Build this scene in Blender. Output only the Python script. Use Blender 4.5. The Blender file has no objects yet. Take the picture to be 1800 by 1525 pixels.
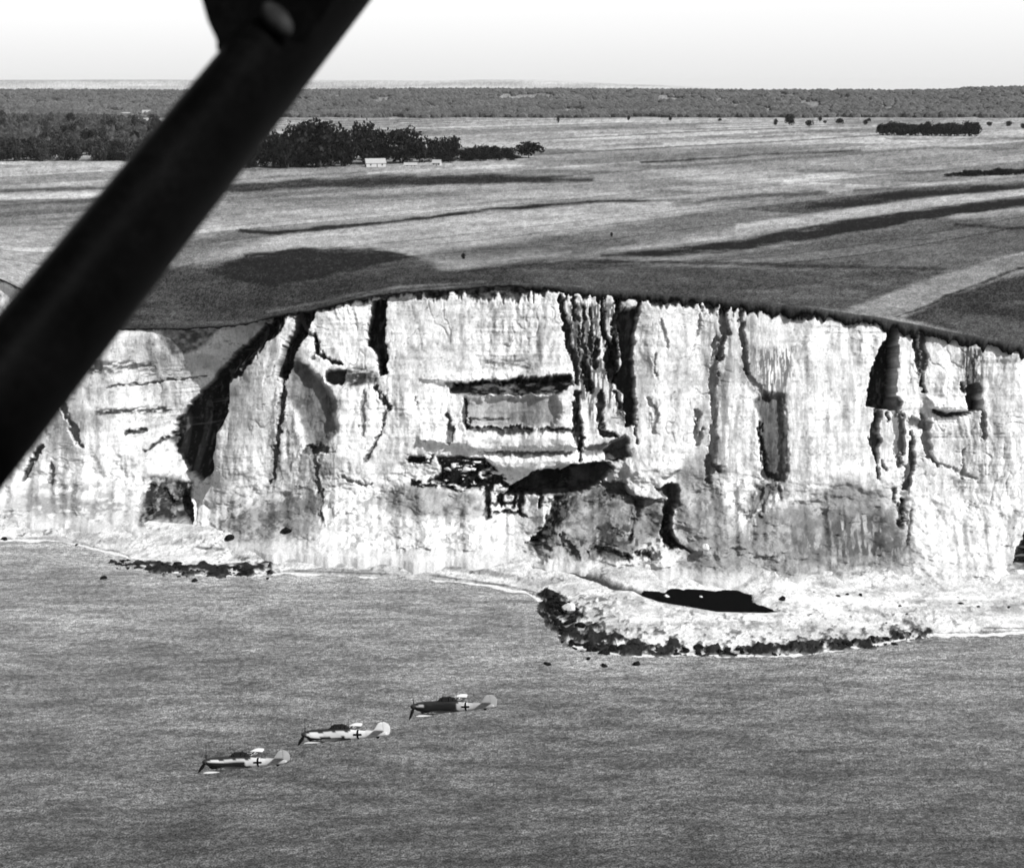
import bpy, math, random
import numpy as np
from mathutils import Vector, Matrix

S = bpy.context.scene
C = S.collection
rad = math.radians

# ------------------------------------------------------------------ camera
CAM_H = 110.0
FPX = 2473.0                       # focal length in pixels of the 1800 px wide photograph
CX, CY = 900.0, 762.5
PITCH = rad(13.9)
cam_d = bpy.data.cameras.new('camera')
cam = bpy.data.objects.new('camera', cam_d)
C.objects.link(cam)
cam.location = (0, 0, CAM_H)
cam.rotation_euler = (rad(90) - PITCH, 0, 0)
cam_d.sensor_width = 36
cam_d.lens = 36 * FPX / 1800
cam_d.clip_start = 0.1
cam_d.clip_end = 60000
cam_d.dof.use_dof = True
cam_d.dof.focus_distance = 330
cam_d.dof.aperture_fstop = 5.0
S.camera = cam

# ------------------------------------------------------------------ sky and sun
SUN_EL = 43.0
SUN_AZ = 128.0                     # clockwise from +Y (the view direction)
w = bpy.data.worlds.new('World')
S.world = w
w.use_nodes = True
nt = w.node_tree
sky = nt.nodes.new('ShaderNodeTexSky')
sky.sky_type = 'NISHITA'
sky.sun_disc = False
sky.sun_elevation = rad(SUN_EL)
sky.sun_rotation = rad(SUN_AZ)
sky.air_density = 1.0
sky.dust_density = 3.0
bw = nt.nodes.new('ShaderNodeRGBToBW')          # the photograph is monochrome
bg = nt.nodes['Background']
bg.inputs['Strength'].default_value = 0.075
nt.links.new(sky.outputs[0], bw.inputs[0])
# the pale hazy glare that fills the low sky inland
sep = nt.nodes.new('ShaderNodeSeparateXYZ')
tc_w = nt.nodes.new('ShaderNodeTexCoord'); nt.links.new(tc_w.outputs['Generated'], sep.inputs[0])
def w_range(src, a, b, c, d):
    r_ = nt.nodes.new('ShaderNodeMapRange'); r_.interpolation_type = 'SMOOTHSTEP'
    for k_, v_ in zip(('From Min', 'From Max', 'To Min', 'To Max'), (a, b, c, d)): r_.inputs[k_].default_value = v_
    nt.links.new(src, r_.inputs['Value']); return r_.outputs[0]
def w_math(op, a, b):
    m_ = nt.nodes.new('ShaderNodeMath'); m_.operation = op
    for k_, v_ in enumerate((a, b)):
        if isinstance(v_, (int, float)): m_.inputs[k_].default_value = v_
        else: nt.links.new(v_, m_.inputs[k_])
    return m_.outputs[0]
glow = w_math('MULTIPLY', w_range(sep.outputs['Z'], 0.10, 0.5, 1, 0), w_range(sep.outputs['Y'], 0.1, 0.85, 0, 1))
tot = w_math('ADD', bw.outputs[0], w_math('MULTIPLY', glow, 7.4))
nt.links.new(tot, bg.inputs['Color'])
sl = bpy.data.lights.new('sun', 'SUN')
sl.energy = 4.6
sl.angle = rad(0.5)
sl.color = (1, 1, 1)
sun = bpy.data.objects.new('sun', sl)
C.objects.link(sun)
sd = Vector((math.sin(rad(SUN_AZ)) * math.cos(rad(SUN_EL)), math.cos(rad(SUN_AZ)) * math.cos(rad(SUN_EL)), math.sin(rad(SUN_EL))))
sun.rotation_euler = (-sd).to_track_quat('-Z', 'Y').to_euler()
sun.location = (0, 0, 300)
S.view_settings.view_transform = 'Standard'
S.view_settings.look = 'None'
S.view_settings.gamma = 1
S.view_settings.use_curve_mapping = False
S.view_settings.exposure = 0.45
S.cycles.max_bounces = 4
S.cycles.diffuse_bounces = 2
S.cycles.volume_bounces = 0
S.cycles.filter_width = 1.8

# ------------------------------------------------------------------ helpers
rng = np.random.default_rng(7)
random.seed(7)
_tab = rng.random((512, 512))

def vnoise(x, y, seed=0):
    x = np.asarray(x, float) + seed * 17.37
    y = np.asarray(y, float) + seed * 9.71
    xi = np.floor(x).astype(int); yi = np.floor(y).astype(int)
    fx = x - xi; fy = y - yi
    fx = fx * fx * fx * (fx * (fx * 6 - 15) + 10); fy = fy * fy * fy * (fy * (fy * 6 - 15) + 10)
    a = _tab[xi & 511, yi & 511]; b = _tab[(xi + 1) & 511, yi & 511]
    c = _tab[xi & 511, (yi + 1) & 511]; d = _tab[(xi + 1) & 511, (yi + 1) & 511]
    return (a * (1 - fx) + b * fx) * (1 - fy) + (c * (1 - fx) + d * fx) * fy - 0.5

def fbm(x, y, seed=0, octv=4):
    s = 0; a = 1
    for k in range(octv):
        s = s + a * vnoise(x * 2 ** k, y * 2 ** k, seed + k * 3)
        a *= 0.55
    return s

def sstep(a, b, x):
    t = np.clip((x - a) / (b - a), 0, 1)
    return t * t * (3 - 2 * t)

def lerp_pts(x, pts):
    p = np.array(pts, float)
    return np.interp(x, p[:, 0], p[:, 1])

def smooth1(a, k):
    ker = np.hanning(k + 2)[1:-1]; ker /= ker.sum()
    return np.convolve(np.pad(a, k // 2, mode='edge'), ker, mode='same')[k // 2: k // 2 + len(a)]

def seg_dist(X, Y, p, q):
    px, py = p; qx, qy = q
    dx, dy = qx - px, qy - py
    t = np.clip(((X - px) * dx + (Y - py) * dy) / (dx * dx + dy * dy + 1e-9), 0, 1)
    return np.hypot(X - px - t * dx, Y - py - t * dy), t

def poly_sd(X, Y, pts):
    """signed distance, positive inside"""
    d = np.full(X.shape, 1e9); ins = np.zeros(X.shape, bool)
    n = len(pts)
    for i in range(n):
        p, q = pts[i], pts[(i + 1) % n]
        dd, _ = seg_dist(X, Y, p, q)
        d = np.minimum(d, dd)
        if p[1] != q[1]:
            c = (p[1] > Y) != (q[1] > Y)
            xc = p[0] + (Y - p[1]) * (q[0] - p[0]) / (q[1] - p[1])
            ins ^= c & (X < xc)
    return np.where(ins, d, -d)

def boxed(X, Y, pts, pad, fn):
    xs = [p[0] for p in pts]; ys = [p[1] for p in pts]
    m = (X > min(xs) - pad) & (X < max(xs) + pad) & (Y > min(ys) - pad) & (Y < max(ys) + pad)
    out = np.zeros(X.shape)
    if m.any():
        out[m] = fn(X[m], Y[m])
    return out

def pmask(X, Y, pts, soft=2.0):
    return boxed(X, Y, pts, soft + 2, lambda x, y: sstep(-soft, soft, poly_sd(x, y, pts)))

def smask(X, Y, pts, soft=1.0):
    """pts: (x, y, halfwidth) stroke"""
    def f(x, y):
        r = np.zeros(x.shape)
        for (a, b) in zip(pts[:-1], pts[1:]):
            d, t = seg_dist(x, y, a[:2], b[:2])
            ww = a[2] + (b[2] - a[2]) * t
            r = np.maximum(r, sstep(soft, -soft, d - ww))
        return r
    return boxed(X, Y, pts, max(p[2] for p in pts) + soft + 2, f)

CP, SP = math.cos(PITCH), math.sin(PITCH)
def ray_y(px, py, D):
    """point at forward distance D on the ray through a pixel"""
    dx = (px - CX) / FPX; dy = (CY - py) / FPX
    vy = CP + dy * SP; vz = -SP + dy * CP
    t = D / vy
    return dx * t, D + 0 * t, CAM_H + vz * t

def ray_z(px, py, z):
    dx = (px - CX) / FPX; dy = (CY - py) / FPX
    vy = CP + dy * SP; vz = -SP + dy * CP
    t = (z - CAM_H) / vz
    return dx * t, vy * t

def project(x, y, z):
    zc = y * CP - (z - CAM_H) * SP
    yc = y * SP + (z - CAM_H) * CP
    return CX + FPX * x / zc, CY - FPX * yc / zc

def link(name, me, parent=None, m=None):
    o = bpy.data.objects.new(name, me)
    C.objects.link(o)
    if parent is not None: o.parent = parent
    if m is not None: me.materials.append(m)
    return o

def tag(o, label=None, cat=None, group=None, kind=None):
    if label: o['label'] = label
    if cat: o['category'] = cat
    if group: o['group'] = group
    if kind: o['kind'] = kind
    return o

def np_mesh(name, V, F, alb=None, smooth=True):
    me = bpy.data.meshes.new(name)
    V = np.asarray(V, np.float32); F = np.asarray(F, np.int32)
    k = F.shape[1]
    me.vertices.add(len(V)); me.vertices.foreach_set('co', V.ravel())
    me.loops.add(F.size); me.loops.foreach_set('vertex_index', F.ravel())
    me.polygons.add(len(F)); me.polygons.foreach_set('loop_start', np.arange(0, F.size, k, dtype=np.int32))
    me.update(calc_edges=True)
    me.polygons.foreach_set('use_smooth', np.full(len(F), smooth))
    if alb is not None:
        at = me.attributes.new('alb', 'FLOAT', 'POINT')
        at.data.foreach_set('value', np.asarray(alb, np.float32).ravel())
    me.validate()
    return me

def grid_mesh(name, X, Y, Z, alb=None, smooth=True):
    n, m = X.shape
    idx = np.arange(n * m).reshape(n, m)
    F = np.stack([idx[:-1, :-1], idx[:-1, 1:], idx[1:, 1:], idx[1:, :-1]], -1).reshape(-1, 4)
    return np_mesh(name, np.stack([X, Y, Z], -1).reshape(-1, 3), F, alb, smooth)

def L(level):
    """grey level seen in the photograph -> base albedo"""
    return 0.56 * (level / 255.0) ** 2.2

# ------------------------------------------------------------------ materials
def mat(name, base=None, attr=False, rough=0.9, spec=0.2, noise=(), bump=None, coat=0):
    """noise: list of (scale, amount, (sx,sy,sz)) multiplicative variation; bump: (scale, strength, dist)"""
    m = bpy.data.materials.new(name); m.use_nodes = True
    n = m.node_tree; b = n.nodes['Principled BSDF']
    b.inputs['Roughness'].default_value = rough
    b.inputs['Specular IOR Level'].default_value = spec
    if attr:
        a = n.nodes.new('ShaderNodeAttribute'); a.attribute_name = 'alb'; cur = a.outputs['Fac']
    else:
        v = n.nodes.new('ShaderNodeValue'); v.outputs[0].default_value = base; cur = v.outputs[0]
    geo = n.nodes.new('ShaderNodeNewGeometry')
    for (sc, amt, st) in noise:
        mp = n.nodes.new('ShaderNodeMapping'); mp.inputs['Scale'].default_value = st
        n.links.new(geo.outputs['Position'], mp.inputs[0])
        t = n.nodes.new('ShaderNodeTexNoise'); t.inputs['Scale'].default_value = sc; t.inputs['Detail'].default_value = 3
        n.links.new(mp.outputs[0], t.inputs['Vector'])
        r = n.nodes.new('ShaderNodeMapRange')
        r.inputs['From Min'].default_value = 0.37; r.inputs['From Max'].default_value = 0.63
        r.inputs['To Min'].default_value = 1 - amt; r.inputs['To Max'].default_value = 1 + amt
        n.links.new(t.outputs['Fac'], r.inputs['Value'])
        mu = n.nodes.new('ShaderNodeMath'); mu.operation = 'MULTIPLY'
        n.links.new(cur, mu.inputs[0]); n.links.new(r.outputs[0], mu.inputs[1]); cur = mu.outputs[0]
    cb = n.nodes.new('ShaderNodeCombineColor')
    for i in range(3): n.links.new(cur, cb.inputs[i])
    n.links.new(cb.outputs[0], b.inputs['Base Color'])
    prev = None
    for (sc, stg, dist, st) in (bump or ()):
        mp = n.nodes.new('ShaderNodeMapping'); mp.inputs['Scale'].default_value = st
        n.links.new(geo.outputs['Position'], mp.inputs[0])
        t = n.nodes.new('ShaderNodeTexNoise'); t.inputs['Scale'].default_value = sc; t.inputs['Detail'].default_value = 4
        n.links.new(mp.outputs[0], t.inputs['Vector'])
        bp = n.nodes.new('ShaderNodeBump'); bp.inputs['Strength'].default_value = stg; bp.inputs['Distance'].default_value = dist
        n.links.new(t.outputs['Fac'], bp.inputs['Height'])
        if prev: n.links.new(prev, bp.inputs['Normal'])
        prev = bp.outputs[0]
    if prev: n.links.new(prev, b.inputs['Normal'])
    return m

M_cliff = mat('chalk', attr=True, spec=0.0, noise=[(0.25, 0.04, (1, 1, 0.5)), (2.2, 0.09, (1, 1, 0.5)), (5.0, 0.10, (1, 1, 1))],
              bump=[(1.2, 0.5, 0.35, (1, 1, 0.35)), (4.0, 0.5, 0.12, (1, 1, 1))])
M_field = mat('fields', attr=True, spec=0.0, noise=[(0.02, 0.08, (1, 1, 1)), (0.7, 0.16, (0.8, 1, 1)), (0.12, 0.07, (0.3, 1, 1)), (2.4, 0.34, (1, 1, 1))],
              bump=[(1.0, 0.5, 0.3, (1, 1, 1))])
M_beach = mat('shingle', attr=True, spec=0.1, noise=[(0.3, 0.14, (.5, 1, 1)), (1.0, 0.18, (1, 1, 1)), (3.5, 0.22, (1, 1, 1))], bump=[(1.5, 0.8, 0.3, (1, 1, 1))])
M_sea = mat('sea_water', attr=True, rough=0.42, spec=0.22,
            noise=[(0.03, 0.13, (0.5, 1, 1)), (0.26, 0.32, (0.35, 1.3, 1)), (1.0, 0.42, (0.8, 1.2, 1)), (3.2, 0.75, (1.2, 1, 1))],
            bump=[(0.14, 0.5, 1.4, (0.35, 1, 1)), (0.5, 0.9, 0.9, (0.5, 1, 1)), (1.8, 1.0, 0.35, (0.8, 1, 1))])
M_pool = mat('still_water', base=0.003, rough=0.15, spec=0.0, noise=[(1.0, 0.1, (1, 1, 1))])
M_foam = mat('foam', base=0.55, noise=[(1.5, 0.2, (1, 1, 1))])
M_rock = mat('wet_rock', base=0.007, rough=0.9, spec=0.02, noise=[(1.2, 0.5, (1, 1, 1))], bump=[(2.0, 0.8, 0.3, (1, 1, 1))])
M_chalkrock = mat('chalk_rock', base=0.6, spec=0.1, noise=[(1.2, 0.15, (1, 1, 1))], bump=[(2.0, 0.8, 0.3, (1, 1, 1))])
M_leafdark = mat('dark_foliage', base=0.013, spec=0.0, noise=[(0.25, 0.6, (1, 1, 1)), (1.5, 0.5, (1, 1, 1))])
M_leaf = mat('foliage', base=0.034, spec=0.0, noise=[(0.2, 0.5, (1, 1, 1)), (1.0, 0.5, (1, 1, 1))])
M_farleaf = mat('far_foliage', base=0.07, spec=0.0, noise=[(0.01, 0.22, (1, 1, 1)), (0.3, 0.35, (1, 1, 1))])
M_bark = mat('bark', base=0.05, noise=[(2, 0.3, (1, 1, 0.3))])
M_wall = mat('whitewash', base=0.42, noise=[(1.5, 0.1, (1, 1, 1))])
M_roof = mat('roof_tiles', base=0.3, noise=[(2.5, 0.2, (1, 1, 1))])
M_dark = mat('dark_opening', base=0.01)
M_strut = mat('dark_painted_metal', base=0.0014, rough=0.5, spec=0.012, noise=[(60, 0.2, (1, 1, 1)), (9, .3, (1, 1, 1)), (320, .6, (1, 1, 1))])
M_strutgrey = mat('sheen_metal', base=0.013, rough=0.7, spec=0.1, noise=[(40, 0.6, (1, 1, 1))])  # paler metal, a sheen put into the base colour
M_plane = mat('aircraft_paint', attr=True, rough=0.5, spec=0.3, noise=[(1.0, 0.08, (1, 1, 1))])
M_black = mat('black_paint', base=0.002, rough=0.7, spec=0.05)
M_white = mat('white_paint', base=0.75, rough=0.5)
M_glass = mat('canopy_glass', base=0.01, rough=0.15, spec=0.5)

# ------------------------------------------------------------------ cliff lines (columns are photograph columns)
TOE = [(-300, 905), (0, 910), (100, 916), (250, 932), (330, 940), (500, 966), (700, 980), (860, 985), (1000, 1000), (1200, 1014),
       (1400, 1018), (1600, 1012), (1800, 1026), (2100, 1040)]
TOP = [(-300, 440), (-100, 470), (0, 490), (45, 512), (120, 555), (200, 577), (300, 577), (400, 572), (450, 565), (490, 552), (540, 545), (600, 530),
       (680, 515), (800, 507), (880, 500), (950, 502), (1100, 512), (1250, 523), (1400, 539), (1550, 560), (1600, 570),
       (1700, 590), (1800, 608), (1950, 636), (2100, 660)]
SETB = [(-300, 60), (0, 52), (120, 34), (400, 30), (600, 28), (900, 30), (1200, 30), (1500, 27), (1800, 24), (2100, 24)]
PXC = np.concatenate([np.arange(-1200, -240, 8.0), np.arange(-240, 2041, 1.5), np.arange(2048, 3000, 8.0)])
toe_y = smooth1(lerp_pts(PXC, TOE), 41) + 5 * fbm(PXC / 38, PXC * 0, 12, 4)
top_y = smooth1(lerp_pts(PXC, TOP), 11) + 1.2 * fbm(PXC / 30, PXC * 0, 5)
_, toeD = ray_z(PXC, toe_y, 3.0)
toeD = smooth1(toeD, 61)
setb = smooth1(lerp_pts(PXC, SETB), 101)

NR = 390
s = np.linspace(0, 1, NR)[:, None]
PX = np.repeat(PXC[None, :], NR, 0)
PY = toe_y[None, :] + s * (top_y - toe_y)[None, :]
talus = lerp_pts(PXC, [(-300, .22), (300, .2), (500, .2), (700, .26), (900, .25), (1100, .30), (1300, .32), (1500, .30), (1700, .22), (2100, .2)])[None, :]
talus = (talus + 0.10 * fbm(PX / 75, PX * 0, 11, 4)).clip(.08, .5)
g = np.where(s < talus, 0.62 * s / talus, 0.62 + 0.38 * (s - talus) / (1 - talus))
D0 = toeD[None, :] + setb[None, :] * g
# wavering sampling coordinates so that nothing has a ruled edge
WX = PX + 5 * fbm(PX / 22, PY / 22, 1, 4) + 2.6 * fbm(PX / 5, PY / 7, 3, 3)
WY = PY + 5 * fbm(PX / 22, PY / 22, 2, 4) + 2.6 * fbm(PX / 5, PY / 7, 4, 3)
RAG = fbm(PX / 6, PY / 10, 6, 4)
RAG2 = fbm(PX / 12, PY / 9, 7, 4)
RAG3 = fbm(PX / 20, PY / 25, 8, 3)
face = sstep(-.03, 0.14, s - talus + .05 * fbm(PX / 25, PY / 25, 13, 3))                       # 1 on the steep face, 0 on the talus
R = np.zeros(PX.shape)
A = np.full(PX.shape, 0.66)

nn0 = None
# natural relief: fluting, bedding, buttresses
xs = PX + 0.12 * (PY - 750) * 0
wv = PX + 16 * fbm(PX / 90, PY / 90, 20, 3)
rough_amt = sstep(-.15, .45, fbm(PX / 110, PY / 130, 19, 3))
fl = fbm(wv / 46, PY / 200, 21, 3) * 1.1
fl2 = fbm(wv / 12, PY / 70, 22, 3) * (.05 + .45 * rough_amt)
R += face * (fl + fl2)
R += face * 2.4 * fbm(PX / 150, PY / 300, 23, 2)
R += (.18 + .25 * rough_amt) * fbm(PX / 16, PY / 20, 24, 5)
bed = fbm(PX / 260, PY / 9, 25, 3)
R += face * 0.2 * bed * (.4 + rough_amt)
R += (1 - face) * (1.4 * np.abs(fbm(PX / 40, PY / 120, 26, 3)) + 1.0 * fbm(PX / 90, PY / 60, 27, 3))

RC = np.zeros(PX.shape)
def carve(pts, depth, soft=2.5, alb=None, mix=1.0):
    global R, A, RC
    m = pmask(WX, WY, pts, soft + 1)
    m = sstep(.2, .8, m + .35 * RAG) * (m > .02) if soft < 6 else m
    R = R + depth * m; RC = RC + depth * m
    if alb is not None: A = A * (1 - m * mix) + alb * m * mix
    return m
def cut(pts, depth, soft=1.5, alb=None, mix=1.0):
    global R, A, RC
    # broken, wavering outline: the crack thins, widens and frays along its length
    pts = [(a_, b_, c_ + .8) for a_, b_, c_ in pts]
    depth = depth * .48
    m = smask(WX + 3.5 * RAG2, WY, pts, soft + 2.0)
    m = sstep(.30, .75, m * (1 + .5 * RAG3) + .75 * RAG) * (m > .02)
    R = R + depth * m; RC = RC + depth * m
    if alb is not None: A = A * (1 - m * mix) + alb * m * mix
    return m
def stain(pts, alb, soft=6, rough=0.0, scale=(14, 14), seed=50, mix=1.0, bias=.1):
    """soil, ivy and weathering lying on the chalk, ragged by noise"""
    global A
    m = pmask(WX, WY, pts, soft) * mix
    if rough:
        nn = fbm(PX / scale[0], PY / scale[1], seed, 4)
        m = m * sstep(-rough, rough * 0.6, nn + bias) if rough < .5 else m * (.86 + .5 * nn).clip(0, 1)
    A = A * (1 - m) + alb * m
DK = 0.006  # near-black: paints the shade of gullies and caves, also dark ivy and bushes

# A: slab turned to the right at the left, with the buttress beside it
xb = lerp_pts(PY, [(540, 505), (558, 498), (600, 460), (650, 404), (690, 400), (720, 402), (760, 382), (800, 376), (850, 372), (900, 345), (940, 335)])
st = lerp_pts(PY, [(540, 2), (560, 6), (600, 7), (650, 11), (720, 18), (780, 20), (810, 15), (850, 5), (900, 3), (940, 0)])
ramp = np.clip((PX - (xb - 270)) / 270, 0, 1) ** 1.6
wob = 4 * fbm(PY / 18, PX * 0, 31, 3)
edge = sstep(2.5, -2.5, PX - xb - wob)
R += st * ramp * edge
but = np.exp(-((PX - (xb + 45)) / 45) ** 2)
R -= 2.5 * but * sstep(580, 640, PY) * sstep(940, 880, PY)
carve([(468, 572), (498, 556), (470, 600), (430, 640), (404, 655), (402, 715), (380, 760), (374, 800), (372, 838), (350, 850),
       (322, 834), (296, 808), (286, 785), (296, 755), (322, 720), (352, 688), (385, 652), (428, 610)], 3.5, 3, 0.012)  # buttress's cast shadow, painted dark over the carved pocket
cut([(490, 562, 12), (455, 602, 11), (420, 640, 11), (392, 676, 12), (360, 730, 14)], 2, 3, DK)  # upper run of the same painted shadow
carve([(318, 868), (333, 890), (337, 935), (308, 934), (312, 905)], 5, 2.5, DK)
stain([(270, 835), (318, 850), (325, 932), (250, 926), (248, 905)], 0.11, 6, 0.6, (9, 14), 51)
stain([(285, 578), (380, 578), (362, 608), (330, 622), (300, 626), (283, 600)], 0.075, 5, 0.6, (10, 8), 52)
stain([(150, 628), (275, 640), (272, 652), (160, 655)], 0.10, 4, 0.18, (8, 4), 53)
cut([(180, 680, 1), (260, 678, 1.6), (350, 670, 1)], 1.5, 1, 0.2)
stain([(168, 715), (290, 722), (292, 735), (170, 728)], 0.05, 4, 0.22, (9, 4), 54)
cut([(218, 764, 2), (232, 766, 4), (246, 764, 2)], 2, 2, 0.06)
cut([(248, 797, 2), (268, 786, 3), (292, 782, 2)], 2.5, 2, 0.06)
cut([(108, 700, 3), (122, 740, 6), (140, 785, 3)], 2.5, 3, 0.2)
cut([(70, 785, 4), (55, 815, 5), (38, 842, 3)], 3, 2, 0.05)
cut([(92, 818, 2), (90, 850, 3)], 2, 2, 0.15)
cut([(12, 900, 5), (8, 912, 4)], 2, 2, 0.03)
stain([(60, 865), (190, 880), (150, 905), (40, 905)], 0.25, 8, 0.3, (20, 8), 55)
# gully between the two left buttresses
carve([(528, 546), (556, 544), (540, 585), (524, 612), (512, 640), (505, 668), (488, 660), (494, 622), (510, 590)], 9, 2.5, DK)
cut([(500, 655, 4), (498, 700, 3), (492, 750, 4), (484, 800, 3), (478, 850, 2)], 4, 2, 0.06)
stain([(470, 760), (495, 760), (488, 850), (474, 858)], 0.3, 5, 0.2, (6, 20), 56)
stain([(508, 612), (545, 640), (580, 690), (592, 758), (575, 785), (545, 792), (530, 745), (508, 690)], 0.085, 6, 0, mix=.95)
carve([(512, 640), (545, 650), (578, 690), (590, 750), (550, 790), (530, 745)], 2.5, 10)
cut([(552, 790, 5), (556, 815, 3), (560, 850, 5), (565, 905, 3)], 3, 3, 0.06)
cut([(540, 790, 6), (572, 788, 5)], 3, 3, 0.05)
cut([(520, 560, 2), (560, 600, 2), (548, 628, 3)], 2, 2, .25)
cut([(553, 590, 2), (560, 622, 4), (580, 636, 3), (598, 640, 3)], 4, 2, 0.04)
carve([(572, 655), (592, 650), (606, 655), (600, 675), (580, 675), (570, 668)], 4, 3, 0.05)
# gully 3 and the ivy ledge
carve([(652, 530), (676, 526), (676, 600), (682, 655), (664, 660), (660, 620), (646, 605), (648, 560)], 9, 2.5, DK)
stain([(596, 655), (625, 643), (660, 650), (662, 670), (620, 680), (600, 672)], 0.035, 4, 0.4, (12, 8), 57)
cut([(660, 680, 2), (675, 705, 4), (682, 718, 2)], 3, 2, 0.06)
cut([(680, 715, 2), (668, 760, 2.2), (648, 800, 2.5), (642, 812, 1)], 2.5, 2, 0.15)
cut([(640, 690, 2), (638, 730, 3), (640, 770, 2)], 1.5, 3, 0.3)
cut([(605, 840, 2), (640, 850, 2), (655, 848, 1)], 1.5, 2, .25)
stain([(530, 800), (560, 800), (575, 880), (540, 930), (500, 930), (530, 880)], 0.2, 10, 0.3, (8, 20), 58)
stain([(390, 905), (470, 880), (560, 870), (545, 935), (470, 948), (385, 945)], 0.17, 12, 0.6, (16, 10), 59)
stain([(470, 885), (560, 868), (555, 905), (480, 910)], 0.10, 8, 0.25, (10, 6), 60)
# middle: ledges and panel
stain([(860, 535), (885, 535), (880, 590), (868, 590)], 0.36, 6, 0.2, (5, 20), 61)
stain([(850, 628), (935, 628), (930, 645), (850, 645)], 0.2, 5, 0.15, (9, 4), 62)
led = pmask(WX, WY, [(740, 664), (900, 652), (1000, 648), (1010, 665), (900, 668), (780, 674)], 8)
R -= 1.6 * led
stain([(785, 672), (870, 668), (930, 660), (1002, 657), (1008, 675), (985, 690), (930, 690), (860, 697), (790, 692)], 0.02, 3, 0.30, (13, 6), 63)
carve([(785, 672), (870, 668), (930, 660), (1002, 657), (1008, 675), (985, 688), (900, 692), (790, 690)], 2.5, 3)
cut([(800, 673, 2.5), (880, 669, 4), (940, 663, 6), (1000, 662, 6)], 3, 2, DK)
carve([(818, 702), (890, 698), (972, 690), (985, 720), (972, 748), (820, 750)], 1.6, 6, 0.30, 0.9)
cut([(819, 706, 3), (820, 730, 4), (822, 750, 4)], 2.5, 2, DK)
cut([(820, 751, 2.5), (880, 753, 4.5), (940, 752, 3), (1006, 753, 2.5)], 2.5, 2, 0.04)
cut([(830, 737, 1.5), (870, 734, 2), (890, 735, 1)], 1, 1, 0.2)
wl = pmask(WX, WY, [(740, 768), (850, 757), (1005, 757), (1010, 782), (860, 788)], 9)
R -= 2.6 * wl
cut([(850, 791, 1), (900, 793, 2.2), (1000, 794, 2)], 1.5, 1.5, 0.2)
cut([(786, 730, 3), (792, 752, 4), (792, 775, 2)], 2.5, 2, 0.06)
cut([(730, 695, 1.5), (733, 712, 2)], 1.5, 1, .25)
wl2 = pmask(WX, WY, [(850, 798), (1010, 800), (1095, 800), (1060, 812), (940, 822), (870, 815)], 6)
R -= 2.6 * wl2
# caves under the ledge
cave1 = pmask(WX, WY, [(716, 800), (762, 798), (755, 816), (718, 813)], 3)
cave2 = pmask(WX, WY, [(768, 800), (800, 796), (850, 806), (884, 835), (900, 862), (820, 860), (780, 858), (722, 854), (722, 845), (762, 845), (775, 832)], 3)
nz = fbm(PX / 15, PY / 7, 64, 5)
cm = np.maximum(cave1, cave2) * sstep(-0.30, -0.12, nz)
R += 3.0 * cm; RC += 3.0 * cm; A = A * (1 - cm) + DK * cm  # shade under the ledge painted near-black into the cave albedo
carve([(884, 868), (905, 868), (960, 872), (1020, 867), (1062, 846), (1078, 820), (1055, 806), (1010, 812), (985, 830), (945, 820), (922, 836), (902, 850)], 10, 3, DK)  # overhang's shadow, carved and also painted near-black
carve([(1062, 790), (1102, 770), (1106, 800), (1085, 812), (1060, 806)], 4, 4, 0.05)
for (x0, y0, x1, y1, hw) in [(857, 866, 857, 906, 6), (905, 868, 905, 892, 3), (918, 868, 916, 900, 6), (950, 868, 948, 890, 4), (880, 872, 884, 890, 5)]:
    cut([(x0, y0, hw), (x1, y1, hw * .8)], 5, 2, 0.03)
cut([(868, 884, 3), (905, 886, 3)], 2.5, 1.5, .05)
cut([(870, 900, 3), (898, 902, 3), (925, 905, 1)], 2.5, 1.5, 0.05)
stain([(675, 855), (720, 850), (850, 868), (850, 905), (790, 912), (720, 905), (680, 900)], 0.17, 9, 0.6, (12, 9), 65)
stain([(775, 885), (790, 895), (795, 912), (780, 905)], 0.08, 3)
# lumpy scree, rubble cones and bushes below
scr = (1 - face) * sstep(0.0, .05, s)
lump = fbm(PX / 30, PY / 18, 95, 5)
R += scr * (1.5 * lump + 0.45 * np.abs(fbm(PX / 11, PY / 9, 96, 3)))
for c_, w_, h_ in [(60, 50, 3), (170, 40, 2.5), (245, 30, 3), (410, 45, 4), (480, 34, 4.5), (560, 40, 3.5), (640, 36, 3), (740, 55, 3.5), (840, 40, 3), (965, 30, 1.8), (1030, 28, 1.8), (1095, 30, 2),
                  (1160, 34, 3), (1260, 50, 4.5), (1385, 55, 5), (1480, 40, 3.5), (1560, 34, 3), (1660, 60, 5), (1740, 36, 3)]:
    R -= h_ * np.exp(-((PX + 6 * fbm(PX / 20, PY / 14, 172, 3) - c_) / w_) ** 2) * sstep(.34, .02, s)
mot = fbm(PX / 13, PY / 12, 173, 5); A = A * (1 - .26 * sstep(.05, .45, mot))
mot2 = sstep(.05, .4, fbm(PX / 60, PY / 45, 174, 4)) * sstep(640, 560, PX) ; A = A * (1 - .28 * mot2)
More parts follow.
